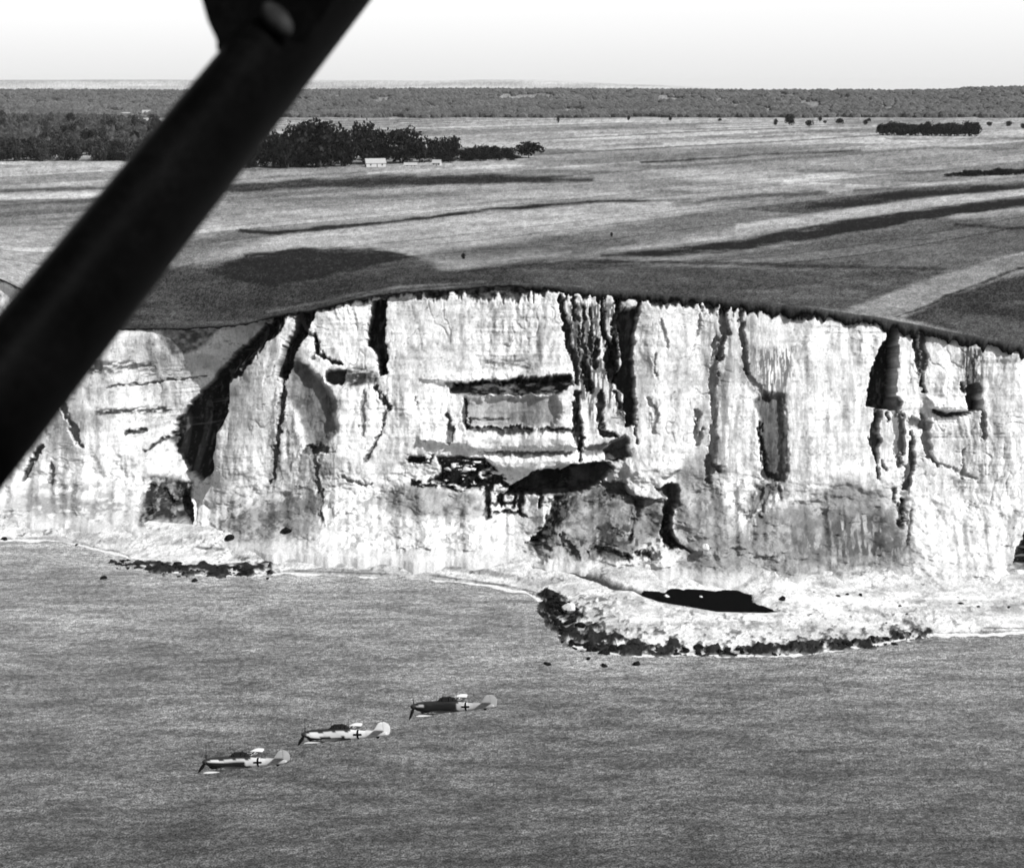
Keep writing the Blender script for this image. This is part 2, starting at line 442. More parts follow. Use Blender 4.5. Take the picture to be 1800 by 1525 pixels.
# dark bush covered slope
stain([(985, 870), (1050, 850), (1120, 860), (1180, 880), (1160, 940), (1100, 975), (1000, 985), (930, 965), (960, 930)], 0.15, 10, 0.6, (20, 16), 66)
stain([(985, 868), (1015, 870), (1000, 905), (985, 930), (965, 945), (935, 968), (945, 990), (925, 975), (950, 935), (975, 905)], 0.015, 5, 0.4, (9, 9), 67)
cut([(985, 938, 5), (995, 960, 7), (1012, 976, 5)], 2.5, 4, 0.03)
cut([(935, 955, 8), (955, 962, 10), (948, 985, 5)], 2, 5, 0.035, .8)
cut([(1045, 968, 6), (1075, 975, 7), (1100, 978, 4)], 2, 4, 0.035)
stain([(1040, 880), (1130, 890), (1120, 950), (1050, 960), (1030, 920)], 0.05, 8, 0.14, (9, 9), 68)
cut([(1122, 870, 7), (1118, 900, 6), (1110, 935, 3)], 2.5, 4, 0.05)
for pts in [[(990, 868, 14), (980, 900, 13), (962, 930, 10), (938, 948, 5)], [(942, 956, 9), (958, 966, 10), (945, 984, 8)], [(985, 944, 5), (997, 962, 9), (1014, 978, 7)],
            [(1048, 964, 6), (1070, 971, 8), (1104, 976, 6)], [(1062, 868, 8), (1090, 872, 9), (1112, 880, 5)], [(1124, 880, 8), (1116, 915, 7), (1106, 946, 3)], [(1120, 968, 4), (1140, 976, 3)]]:
    cut(pts, 1.4, 3, DK)
stain([(1125, 878), (1170, 885), (1165, 925), (1130, 915)], 0.05, 6, 0.35, (8, 8), 97)
stain([(950, 870), (1200, 860), (1200, 990), (930, 985)], 0.06, 8, 0.10, (8, 7), 98, bias=-.16)
stain([(1190, 860), (1600, 880), (1600, 1010), (1190, 1010)], 0.12, 12, 0.06, (9, 9), 99, .8, bias=-.16)
stain([(390, 880), (570, 860), (550, 945), (390, 945)], 0.07, 8, 0.08, (7, 6), 97, .85, bias=-.16)
stain([(255, 835), (335, 850), (330, 935), (250, 928)], 0.02, 5, 0.16, (9, 10), 96)
cut([(262, 893, 5), (264, 912, 6), (272, 918, 3)], 1.5, 3, DK)
cut([(284, 862, 4), (292, 880, 6), (300, 892, 3)], 1.5, 3, DK)
stain([(60, 840), (240, 860), (230, 925), (20, 905)], 0.22, 8, 0.10, (14, 9), 95, .8, bias=-.16)
stain([(480, 660), (600, 700), (600, 930), (470, 900)], 0.15, 10, 0.05, (5, 16), 94, .8, bias=-.16)
stain([(600, 860), (860, 900), (860, 975), (600, 965)], 0.25, 12, 0.08, (11, 9), 93, .8, bias=-.16)
R -= 3.5 * pmask(WX, WY, [(1100, 812), (1190, 808), (1195, 822), (1165, 838), (1180, 878), (1110, 870), (1095, 840)], 8)
carve([(1050, 850), (1098, 845), (1102, 868), (1070, 872)], 2.0, 5, 0.08)
carve([(1148, 848), (1192, 852), (1190, 880), (1180, 905), (1178, 930), (1192, 955), (1215, 968), (1180, 964), (1160, 935), (1166, 890), (1172, 868)], 6, 3, DK)
R -= 2.5 * pmask(WX, WY, [(1195, 880), (1290, 890), (1310, 960), (1220, 960)], 14)
stain([(1190, 820), (1240, 800), (1262, 850), (1320, 960), (1300, 1005), (1180, 1005), (1200, 960), (1185, 900)], 0.19, 12, 0.6, (26, 20), 69)
# crack group right of the middle
for (pts, dep, al) in [
    ([(986, 522, 4), (992, 560, 6), (998, 600, 6), (1012, 640, 4), (1015, 670, 3)], 5, 0.03),
    ([(1008, 525, 3), (1010, 560, 2)], 3, 0.06),
    ([(1024, 540, 1.2), (1026, 640, 1.8)], 3, 0.08), ([(1036, 545, 1.2), (1037, 640, 1.6)], 3, 0.1), ([(1016, 560, 1.2), (1018, 620, 1.2)], 2, .15),
    ([(1047, 600, 5), (1045, 640, 5)], 4, DK),
    ([(1054, 525, 3), (1060, 570, 4), (1066, 610, 6), (1074, 648, 10), (1076, 665, 6)], 7, DK),
    ([(1088, 528, 5), (1084, 560, 6), (1078, 610, 5), (1076, 640, 6)], 7, DK),
    ([(1025, 640, 6), (1034, 675, 6), (1036, 690, 3)], 4, DK),
    ([(1012, 690, 4), (1012, 720, 5), (1016, 760, 8), (1018, 795, 5), (1022, 802, 3)], 5, DK),
    ([(1056, 690, 5), (1052, 720, 6), (1055, 760, 5), (1085, 765, 4)], 4, 0.03),
    ([(1080, 690, 2), (1092, 720, 3)], 3, 0.04),
    ([(1117, 735, 2.5), (1119, 775, 2)], 2.5, 0.04),
    ([(1030, 790, 8), (1075, 785, 8), (1095, 775, 8)], 2.5, 0.15),
    ([(1262, 830, 3), (1246, 800, 4), (1243, 845, 3)], 3, 0.08),
    ([(1258, 600, 5), (1255, 650, 6), (1252, 690, 6), (1256, 740, 4), (1250, 830, 5)], 3.0, 0.3),
    ([(1273, 548, 6), (1272, 590, 5), (1266, 630, 3)], 4, 0.14),
    ([(1303, 545, 3), (1306, 600, 5), (1312, 650, 4)], 3.5, 0.18),
    ([(1225, 725, 3), (1222, 760, 3), (1228, 778, 4), (1236, 750, 2)], 2.5, 0.3),
    ([(1150, 620, 1.5), (1153, 660, 2)], 1.2, 0.35), ([(1140, 700, 2), (1152, 730, 4), (1148, 760, 4)], 1.5, 0.4),
    ([(1160, 560, 2), (1172, 610, 2)], 1.2, 0.4), ([(1230, 540, 2), (1226, 590, 3)], 1.2, 0.4),
]:
    cut(pts, dep, 1.6, al)
stain([(1000, 535), (1050, 535), (1050, 640), (1008, 640)], 0.07, 4, 0.25, (3.5, 22), 71)
carve([(1090, 545), (1118, 538), (1128, 528), (1112, 600), (1112, 640), (1118, 745), (1100, 752), (1095, 700), (1078, 668), (1092, 640), (1088, 600)], 6.5, 3, 0.03)  # carved gully with its shadow painted into the albedo
stain([(1088, 550), (1112, 545), (1112, 590), (1088, 600)], 0.12, 4, 0.3, (5, 12), 72)
stain([(1000, 530), (1055, 530), (1062, 620), (1050, 760), (1012, 700)], 0.05, 5, 0.10, (2.6, 24), 89, .9, bias=-.08)
stain([(1055, 530), (1100, 530), (1115, 640), (1110, 760), (1050, 700)], 0.04, 5, 0.10, (3, 18), 88, .9, bias=-.02)
stain([(1246, 560), (1290, 555), (1285, 840), (1240, 840)], 0.22, 9, 0.15, (6, 30), 87, .8, bias=0)
stain([(1296, 545), (1325, 545), (1330, 700), (1300, 660)], 0.22, 7, 0.15, (5, 24), 86, .8, bias=-.03)
# fluted face between 1260 and 1560
nn = sstep(0.05, 0.4, fbm(PX / 5, PY / 60, 73, 3)) * sstep(1255, 1300, PX) * sstep(1640, 1560, PX) * face
A = A * (1 - nn * .45) + 0.25 * nn * .45
nn = sstep(0.10, 0.45, fbm(PX / 4, PY / 26, 74, 3)) * sstep(1640, 1700, PX) * sstep(720, 690, PY) * face
A = A * (1 - nn * .5) + 0.25 * nn * .5
cut([(1310, 650, 2), (1340, 690, 3), (1352, 700, 4)], 2, 2, .3)
stain([(1322, 610), (1400, 610), (1385, 705), (1338, 705)], 0.12, 8, 0.12, (2.2, 22), 90)
stain([(1290, 640), (1330, 660), (1350, 705), (1335, 705)], 0.25, 5, 0.2, (3, 10), 91)
carve([(1326, 704), (1345, 690), (1378, 696), (1378, 760), (1384, 800), (1380, 845), (1350, 846), (1338, 800), (1336, 740)], 2.2, 6, 0.09)
stain([(1330, 690), (1385, 690), (1388, 850), (1340, 850)], 0.05, 5, .12, (2.5, 14), 85, .8, bias=-.02)
cut([(1336, 740, 3), (1340, 790, 4), (1350, 836, 8), (1368, 840, 6)], 3, 3, 0.035)
for pts in [[(1360, 848, 4), (1342, 885, 4), (1332, 905, 2)], [(1338, 865, 3), (1322, 895, 4), (1314, 910, 2)], [(1372, 850, 2), (1374, 880, 2)]]:
    cut(pts, 1.8, 2, 0.09)
stain([(1315, 850), (1385, 850), (1375, 900), (1345, 930), (1320, 990), (1305, 990), (1312, 900)], 0.12, 8, 0.4, (7, 20), 75)
stain([(1340, 900), (1420, 880), (1480, 840), (1560, 860), (1582, 900), (1600, 960), (1570, 1010), (1400, 1015), (1310, 1005), (1320, 930)], 0.17, 16, 0.75, (30, 22), 76)
stain([(1450, 910), (1560, 900), (1590, 950), (1570, 1000), (1460, 1005)], 0.08, 10, 0.12, (6, 26), 77)
stain([(1380, 920), (1460, 920), (1440, 1000), (1390, 1000)], 0.11, 10, 0.12, (8, 20), 78)
cut([(1345, 985, 1.5), (1360, 968, 1.5), (1385, 962, 1.5), (1410, 966, 1.5)], 0.6, 1.5, 0.2)
# big gully at 1550
carve([(1558, 566), (1582, 568), (1580, 600), (1574, 640), (1576, 718), (1524, 716), (1524, 690), (1534, 650), (1548, 612), (1560, 590)], 9, 3, 0.012)  # black shadow of the gully painted in along with its depth
cut([(1542, 724, 5), (1540, 745, 8), (1536, 772, 8), (1542, 800, 4), (1542, 840, 2)], 5, 2, DK)
cut([(1558, 722, 2), (1560, 735, 1)], 3, 1, DK)
cut([(1546, 798, 1), (1556, 826, 3)], 2, 1.5, 0.1)
cut([(1574, 705, 8), (1580, 745, 9), (1580, 790, 7), (1582, 818, 4)], 3, 3, 0.13)
cut([(1604, 780, 3), (1603, 810, 6), (1592, 840, 8), (1590, 856, 5)], 3, 3, 0.07)
cut([(1572, 860, 2), (1570, 885, 2)], 2, 1.5, 0.06)
cut([(1584, 880, 4), (1582, 915, 6), (1582, 920, 4)], 3.5, 2.5, DK)
cut([(1596, 900, 1), (1594, 940, 2), (1588, 960, 1)], 1.5, 1.5, .15)
for pts, al in [([(1608, 578, 6), (1610, 600, 4), (1616, 650, 3), (1624, 690, 3)], 0.04), ([(1624, 585, 4), (1624, 630, 4), (1622, 660, 3)], 0.1),
                ([(1623, 730, 3), (1628, 760, 7), (1636, 800, 6), (1648, 818, 2)], 0.2), ([(1606, 742, 8), (1632, 748, 7)], .3), ([(1605, 760, 2), (1602, 790, 3)], .15)]:
    cut(pts, 3, 2, al)
carve([(1704, 672), (1718, 672), (1724, 705), (1722, 722), (1700, 722), (1696, 700)], 6, 3, DK)
stain([(1690, 610), (1730, 610), (1726, 690), (1694, 690)], 0.07, 5, 0.12, (2.4, 16), 92)
cut([(1690, 672, 3), (1692, 688, 3)], 2, 1.5, .05)
cut([(1640, 722, 2), (1665, 727, 3.5), (1700, 724, 4)], 3, 1.5, 0.04)
R -= 2 * pmask(WX, WY, [(1630, 700), (1700, 705), (1700, 720), (1630, 716)], 5)
cut([(1722, 720, 2), (1730, 745, 4), (1731, 770, 3)], 2.5, 2, .15)
cut([(1645, 812, 1), (1690, 830, 2), (1718, 842, 2)], 1, 1.5, .3)
cut([(1694, 788, 2), (1693, 840, 2)], 1, 1.5, .3)
stain([(1670, 835), (1705, 845), (1695, 862), (1675, 855)], 0.2, 4, 0.4, (6, 6), 79)
R -= 2.2 * pmask(WX, WY, [(1610, 900), (1760, 880), (1770, 1000), (1590, 1005)], 25)
stain([(1760, 900), (1790, 900), (1778, 990), (1762, 990)], 0.33, 8, 0.2, (6, 14), 80)
carve([(1830, 880), (1802, 930), (1786, 965), (1768, 998), (1778, 1014), (1800, 1028), (1850, 1040)], 8, 3, DK)  # cove hollow, the shadow falling across it painted near-black
# weathering over everything: thin vertical streaks and small dark pits
st_ = sstep(0.20, 0.5, fbm(PX / 5.5 + .02 * PY + 2 * vnoise(PX / 40, PY / 40, 9), PY / 20, 81, 4)) * face
A = A * (1 - st_ * .3) + 0.25 * st_ * .3
st2 = sstep(0.08, 0.42, fbm(PX / 16 + .01 * PY, PY / 190, 94, 4)) * face
A = A * (1 - st2 * .2) + 0.3 * st2 * .2
# fractures wander over the face and the flint lines break along them
frn = fbm(PX / 34, PY / 80, 161, 3); frp = sstep(.0, .35, fbm(PX / 70, PY / 50, 162, 3))
fr = sstep(.035, .008, np.abs(frn)) * frp
frn2 = fbm(PX / 60, PY / 16, 163, 3); frp2 = sstep(.1, .4, fbm(PX / 60, PY / 70, 164, 3))
fr = np.maximum(fr, sstep(.03, .006, np.abs(frn2)) * frp2)
R += .22 * fr; A = A * (1 - fr * .4) + .16 * fr * .4
bigp = sstep(.0, .55, fbm(PX / 85, PY / 60, 165, 5)); A = A * (1 - .20 * bigp)
low = sstep(880, 1000, PX) * sstep(1640, 1560, PX) * sstep(845, 885, PY + 30 * fbm(PX / 60, PY / 40, 166, 4)); A = A * (1 - .14 * low)
pit = sstep(0.38, 0.55, fbm(PX / 7, PY / 6, 82, 3))
A = A * (1 - pit * .55) + 0.12 * pit * .55
bl = sstep(0.30, 0.55, bed) * sstep(-.1, .3, fbm(PX / 60, PY / 30, 83, 2))
A = A * (1 - bl * .35) + 0.25 * bl * .35
tl = sstep(-0.1, 0.5, fbm(PX / 45, PY / 25, 84, 4)) * (1 - face)
A = A * (1 - tl * .45) + 0.30 * tl * .45
# turf hanging over the edge with a scalloped lower rim
dtop = PY - top_y[None, :]
hang = lerp_pts(PXC, [(-300, 2), (440, 2), (480, 8), (560, 6), (640, 8), (700, 12), (800, 14), (900, 24), (960, 18), (1050, 14), (1150, 16), (1250, 20), (1400, 17), (1500, 8), (1580, 10), (1700, 5), (2100, 5)])[None, :]
scal = hang * (1.55 - 2.6 * np.abs(fbm(PX / 14, PX * 0, 85, 3))).clip(.35, 2) + 4 * fbm(PX / 5, PY / 5, 86, 2)
tm = sstep(2, -2, dtop - scal)
A = A * (1 - tm) + (0.045 + 0.12 * (fbm(PX / 7, PY / 6, 87, 3))).clip(0.008, 0.14) * tm
R = R * (1 - 0.75 * sstep(14, 0, dtop)) + 0.8 * tm * sstep(0, 8, dtop)
ft = sstep(.07, .0, s + .05 * fbm(PX / 14, PY / 8, 93, 4)); A = A * (1 - ft * .8) + .40 * ft * .8
A = A * (1 + .10 * fbm(PX / 50, PY / 40, 88, 4) + .12 * fbm(PX / 4, PY / 5, 89, 3))
A = A.clip(0.006, 0.7)
X, Y0, Z = ray_y(PX, PY, D0)
Y = Y0 + R
Z = Z - 0.24 * RC * sstep(4, 26, dtop) * sstep(0, .1, s)      # hollows dip inwards
# foot rows continue down under the beach
foot = np.array([[1.5, 2.0], [6, 6.0]])
Xf = np.stack([X[0]] * 2); Yf = np.stack([Y[0] - 0.8 - 2.0 * k for k in (1, 0)]); Zf = np.stack([Z[0] - 7, Z[0] - 2.5])
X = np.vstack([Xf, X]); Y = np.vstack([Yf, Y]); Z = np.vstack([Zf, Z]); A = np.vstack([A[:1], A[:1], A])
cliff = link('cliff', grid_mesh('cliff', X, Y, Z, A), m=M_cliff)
tag(cliff, 'white chalk sea cliff with black gullies, ledges and caves above the beach', kind='structure')
topX, topY, topZ = X[-1].copy(), Y0[-1].copy(), Z[-1].copy()

# ------------------------------------------------------------------ plateau with its fields
ang_c = topX / topY                                     # fan directions
eZ = smooth1(topZ, 31)
def plateau_z(a, y, ed_y, ed_z):
    t = np.clip((y - ed_y) / 190.0, 0, 1)
    t = t * t * (3 - 2 * t)
    base = ed_z * (1 - t) + 55.0 * t
    x = a * y
    far = np.clip((y - 700) / 500, 0, 1)
    base = base + far * 1.2 * fbm(x / 420, y / 420, 91, 2)
    px = CX + FPX * a * 0.985
    # wooded rise, then the far pale hills
    h1 = 36 + 1.5 * fbm(px / 130, px * 0, 92, 2) + 6 * fbm(px / 500, px * 0, 95, 2) + 8 * sstep(1620, 1680, px)
    base = base + h1 * sstep(2500, 4100, y) - (h1 - 10) * sstep(4200, 5600, y)
    h2 = 74 * sstep(1420, 900, px) + 6 * fbm(px / 160, px * 0, 93, 3) + 5
    base = base + h2 * sstep(6500, 9500, y) - 60 * sstep(9800, 13000, y)
    return base
sub = slice(0, None, 1)
pa = ang_c[sub]
pa = np.concatenate([[pa[0] - .45, pa[0] - .3, pa[0] - .15], pa, [pa[-1] + .15, pa[-1] + .3, pa[-1] + .45]])
ey = topY[sub]; ez = eZ[sub]
ey = np.concatenate([[ey[0] + 60] * 3, ey, [ey[-1] - 30] * 3]); ez = np.concatenate([[ez[0]] * 3, ez, [ez[-1]] * 3])
# rows: even steps in apparent height
ks = np.concatenate([np.linspace(0, 1, 360)])
def row_y(k):   # from the edge out to 14 km, even in 1/distance
    inv0 = 1 / ey; inv1 = 1 / 2500.0
    return 1 / (inv0 * (1 - k) + inv1 * k)
rows = [row_y(k) for k in ks] + [np.full(len(pa), 2500 * (14000 / 2500) ** ((i + 1) / 70)) for i in range(70)]
PYY = np.array(rows)
PAA = np.repeat(pa[None, :], len(rows), 0)
over = 0.9 + 0.4 * fbm(pa * 120, pa * 0, 94, 3)
PYd = PYY.copy(); PYd[0] -= over
PZ = plateau_z(PAA, PYY, ey[None, :], ez[None, :]) + 0.25
PXX = PAA * PYd
QX, QY = project(PXX, PYd, PZ)
jx = 10 * fbm(QX / 60, QY / 12, 101, 3); jy = 2.2 * fbm(QX / 60, QY / 10, 102, 3)
FX, FY = QX + jx, QY + jy
FN = fbm(QX / 26 + QY / 14, (QY + .09 * QX) / 3.0, 107, 4)
FN2 = fbm(QX / 70, QY / 9, 110, 4)
FA = np.full(QX.shape, 1.0) * L(150)
def field(pts, lev, soft=3, mix=1.0):
    global FA
    m = pmask(FX, FY, pts, soft * 1.5)
    m = np.where(m > .01, (m * (1 + .35 * FN2) + .25 * FN * sstep(0, .3, m) * sstep(1, .7, m)).clip(0, 1), 0) * mix
    FA = FA * (1 - m) + L(lev) * m
def strip(pts, lev, soft=1.2, mix=1.0):
    global FA
    m = smask(FX, FY, pts, soft * 1.5 + 3.0)
    m = np.where(m > .01, sstep(.05, .85, m * (1 + .7 * FN2) + .22 * FN * sstep(0, .3, m)), 0) * mix
    FA = FA * (1 - m) + L(lev) * m
field([(-600, 195), (2600, 195), (2600, 262), (1300, 262), (950, 290), (-600, 300)], 172, 4)
field([(950, 262), (1500, 258), (2600, 262), (2600, 320), (1500, 315), (1000, 330), (900, 300)], 150, 5)
field([(1150, 300), (1350, 298), (1640, 312), (1800, 322), (1500, 322), (1200, 318)], 170, 4)
field([(-600, 283), (240, 286), (190, 350), (-600, 352)], 185, 3)
strip([(-400, 342, 3), (0, 337, 4), (215, 329, 3)], 100)
strip([(-400, 348, 3), (0, 348, 4), (200, 342, 3)], 195)
strip([(-400, 358, 4), (0, 358, 5), (200, 349, 4)], 110, 2)
field([(-600, 366), (190, 358), (150, 402), (-600, 408)], 150, 3)
strip([(-400, 403, 3), (60, 401, 3), (150, 398, 2)], 205)
field([(-600, 408), (150, 400), (110, 450), (60, 510), (0, 490), (-600, 470)], 165, 3)
# right of the strut
field([(380, 345), (900, 300), (1150, 318), (850, 372), (420, 402), (330, 420)], 165, 4)
strip([(400, 315, 3), (600, 302, 5), (900, 290, 5), (1150, 300, 3)], 190, 2)
strip([(390, 333, 5), (560, 322, 7), (720, 316, 9), (860, 315, 8), (1040, 315, 3)], 60, 3)
strip([(400, 318, 2), (520, 310, 2.5), (640, 304, 1.5)], 130, 2)
strip([(400, 348, 3), (700, 333, 4), (1000, 326, 4)], 175, 2)
strip([(400, 356, 2), (650, 345, 3), (800, 340, 2)], 135, 2)
strip([(380, 385, 5), (640, 366, 6), (900, 345, 4), (1100, 332, 3)], 180, 3)
field([(330, 420), (450, 400), (500, 410), (460, 425), (380, 450), (300, 470)], 110, 6)
strip([(420, 404, 2), (480, 409, 3.4), (560, 402, 2.4), (700, 389, 2.2), (850, 370, 2.2), (1050, 354, 2), (1260, 350, 1.6)], 32, 1)
field([(370, 445), (520, 416), (700, 398), (860, 378), (1150, 358), (1350, 340), (1200, 375), (950, 412), (730, 450), (640, 436), (500, 440)], 158, 5)
field([(700, 452), (950, 418), (1250, 370), (1460, 345), (1700, 325), (1500, 372), (1300, 400), (1000, 452), (820, 470), (700, 480)], 104, 5)
strip([(1180, 358, 3), (1300, 348, 4), (1450, 338, 3)], 80, 3)
strip([(1420, 364, 2), (1500, 357, 6), (1600, 343, 8), (1700, 334, 7), (1900, 322, 9)], 30, 2.5)
strip([(1300, 398, 4), (1500, 372, 6), (1650, 352, 6), (1900, 330, 5)], 170, 3)
strip([(1060, 450, 2), (1180, 444, 7), (1300, 432, 9), (1430, 408, 12), (1560, 388, 11), (1700, 366, 9), (1900, 345, 9)], 22, 3)
field([(1180, 460), (1320, 442), (1500, 412), (1660, 385), (2100, 345), (2100, 430), (1680, 475), (1300, 468)], 102, 4)
field([(700, 480), (1000, 455), (1300, 470), (1680, 475), (1480, 548), (1200, 530), (950, 510), (760, 505)], 80, 6)
strip([(800, 478, 1.2), (1000, 460, 1.8), (1250, 462, 2.5), (1440, 468, 2.5), (1660, 473, 1.5)], 62, 1.5)
strip([(1680, 395, 1.2), (1750, 399, 1.8), (1850, 404, 1.2)], 60, 1)
field([(680, 478), (735, 462), (880, 452), (1000, 445), (860, 465), (780, 476), (720, 486)], 160, 4)
# dark hollow left of the middle
field([(240, 480), (380, 455), (560, 440), (740, 455), (820, 495), (660, 520), (560, 548), (400, 590), (150, 590), (190, 540)], 76, 6)
field([(300, 520), (420, 490), (560, 500), (700, 480), (600, 520), (420, 560)], 62, 5, .7)
strip([(420, 500, 2), (560, 478, 2), (700, 462, 2)], 110, 2, .6)
field([(360, 473), (430, 452), (510, 444), (640, 440), (690, 446), (735, 454), (690, 463), (600, 480), (480, 505), (400, 490)], 30, 4)
strip([(430, 450, 2), (520, 441, 4), (650, 440, 4), (735, 455, 2)], 26, 3)
field([(620, 500), (760, 484), (900, 492), (860, 502), (700, 512), (560, 540)], 70, 5)
strip([(470, 548, 1), (560, 530, 1.6), (700, 505, 1.6), (860, 495, 1.2)], 120, 1.2)
strip([(500, 556, 1), (650, 520, 1.4), (800, 505, 1.2)], 125, 1)
# right hand track and dark scrub
field([(1490, 550), (1560, 517), (1690, 474), (1800, 440), (2100, 372), (2100, 400), (1800, 466), (1700, 500), (1620, 532), (1575, 556)], 142, 2)
strip([(1580, 558, 1), (1640, 532, 2), (1760, 482, 2.5), (2000, 415, 2)], 60, 1)
field([(1590, 562), (1650, 528), (1760, 488), (2100, 440), (2100, 680), (1800, 610), (1700, 588)], 62, 4)
field([(1690, 590), (1640, 545), (1760, 560), (2100, 620), (2100, 680), (1800, 610)], 90, 6, .8)
# distant hedges, stubble lines
for pts, lev in [([(1130, 286, 1.2), (1220, 281, 2), (1320, 273, 2), (1510, 264, 1.2)], 62), ([(1030, 257, 1), (1090, 255, 2), (1160, 253, 1)], 95),
                 ([(960, 252, 1), (1200, 243, 1.5), (1500, 238, 1)], 130), ([(1100, 226, 1), (1400, 228, 1.5), (1540, 232, 1)], 145),
                 ([(1500, 322, 2), (1640, 318, 2), (1800, 316, 2), (2000, 318, 2)], 130), ([(1380, 320, 3), (1640, 324, 3), (1900, 312, 2)], 190),
                 ([(1560, 245, 1), (1750, 242, 2), (1850, 245, 1)], 110), ([(960, 232, 1), (1180, 236, 1)], 150), ([(1400, 300, 2), (1600, 303, 2.5), (1660, 300, 1)], 120),
                 ([(960, 268, 1), (1250, 262, 1)], 140), ([(1500, 335, 2), (1700, 330, 2)], 100)]:
    strip(pts, lev, 1.5)
# long narrow parcels, all ploughed the same way, each with its own tone
def w_at(px, py):
    x_, y_ = ray_z(px, py, 55.25); return np.array([x_, y_])
d_ = w_at(1050, 354) - w_at(560, 402); d_ /= np.hypot(*d_); nx_, ny_ = -d_[1], d_[0]
acr = PXX * nx_ + PYd * ny_ + 3 * fbm(PXX / 180, PYd / 180, 160, 2)
alo = PXX * d_[0] + PYd * d_[1]
PW = np.array([34, 18, 52, 26, 14, 44, 60, 22, 38, 16, 48, 30])
eds = np.cumsum(np.tile(PW, 12)); tones = np.random.default_rng(21).uniform(.62, 1.30, 4000)
acr0 = acr - acr.min() * 0 + 2500
pi_ = np.searchsorted(eds, np.mod(acr0, eds[-1]))
bk_ = np.floor((alo + 350 * tones[(pi_ * 7) % 1999] + 4000) / (330 + 260 * tones[(pi_ * 13) % 1999])).astype(int)
tn = tones[(pi_ * 31 + bk_ * 17) % 3999]
pm_ = sstep(500, 450, QY) * sstep(204, 212, QY)
FA *= (1 + (tn - 1) * pm_ * 1.35).clip(.4, 1.6)
ed_ = np.abs(np.mod(acr0, eds[-1]) - eds[np.clip(pi_, 0, len(eds) - 1)])
FA *= 1 - .45 * sstep(3.0, .8, ed_) * pm_ * (tn > .95)
# furrow-like streaks along the lie of the fields
stre = fbm(QX / 260 + QY / 90, (QY + 0.09 * QX) / 4.2, 103, 3)
FA *= 1 + 0.24 * stre * sstep(560, 440, QY) * sstep(215, 330, QY)
FA *= 1 + 0.35 * fbm(QX / 120, QY / 14, 108, 4) + 0.10 * fbm(QX / 40 + QY / 9, (QY + .07 * QX) / 2.1, 109, 3)
FA *= 1 + 0.35 * fbm(QX / 9, QY / 4, 104, 3)
FA = np.where(QY < 206, L(150) * (1 + .9 * sstep(6000, 7500, PYY)) * (1 + .5 * fbm(QX / 120, QY / 4, 105, 2)), FA)  # far hills paler with distance: haze painted into their albedo
# bare chalk and scree at the far left rim, scrub by the right rim
cz = sstep(0, 4, QY - lerp_pts(QX, [(-600, 460), (0, 486), (60, 520), (100, 560)])) * (QX < 90)
FA = FA * (1 - cz) + 0.6 * cz
FA = FA + (0.012 + .10 * FA) * (rng.random(FA.shape) - .5) * 3.6 + .02 * fbm(QX / 5, QY / 3, 112, 2)
FA = FA.clip(0.012, 0.62)
# front skirt of turf
drop = lerp_pts(CX + FPX * pa, [(-300, .3), (430, .6), (900, .6), (980, 1.6), (1500, 2.2), (2100, 2.2)]) * (1 + 1.1 * fbm(pa * 200, pa * 0, 106, 4)).clip(.3, 3)
sk1 = (PXX[0], PYd[0] + 0.15, PZ[0] - drop)
sk2 = (pa * (PYY[0] + 5), PYY[0] + 5, PZ[0] - drop - 0.5)
GX = np.vstack([sk2[0], sk1[0], PXX]); GY = np.vstack([sk2[1], sk1[1], PYd]); GZ = np.vstack([sk2[2], sk1[2], PZ])
GA = np.vstack([FA[:1] * 0 + .006, FA[:1] * 0 + .006, FA]); GA[2] = .04
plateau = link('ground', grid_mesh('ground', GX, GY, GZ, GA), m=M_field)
tag(plateau, kind='structure')

def plateau_at(px, py):
    """ground point under a pixel of the clifftop country"""
    a0 = None
    y = 400.0
    a = (px - CX) / FPX / CP
    for _ in range(60):
        e_y = float(np.interp(a, ang_c, topY)); e_z = float(np.interp(a, ang_c, eZ))
        z = float(plateau_z(np.array([a]), np.array([y]), np.array([e_y]), np.array([e_z]))[0]) + .25
        x, yn = ray_z(px, py, z)
        yn = min(max(yn, e_y), 9000)
        a = x / yn if yn else a
        if abs(yn - y) < .5: break
        y = y * .5 + yn * .5
    return x, y, z
def ground_z(x, y):
    a = x / y
    return float(plateau_z(np.array([a]), np.array([y]), np.array([float(np.interp(a, ang_c, topY))]), np.array([float(np.interp(a, ang_c, eZ))]))[0]) + .25

# ------------------------------------------------------------------ beach
SHORE_PX = [(-1300, 925), (-600, 930), (-200, 938), (0, 948), (60, 945), (110, 948), (165, 962), (220, 975), (270, 998), (330, 1006), (420, 1008), (480, 1006), (520, 1003), (640, 1008), (760, 1014),
            (860, 1026), (930, 1040), (958, 1056), (965, 1080), (975, 1100), (1000, 1130), (1060, 1142), (1130, 1148), (1220, 1146), (1300, 1148),
            (1400, 1147), (1480, 1138), (1560, 1125), (1630, 1112), (1720, 1112), (1800, 1108), (2100, 1100), (2500, 1096), (3100, 1092)]
sh = [ray_z(px, py, 0.0) for px, py in SHORE_PX]
shx = np.array([p[0] for p in sh]); shy = np.array([p[1] for p in sh])
bx = np.linspace(-330, 330, 1100)
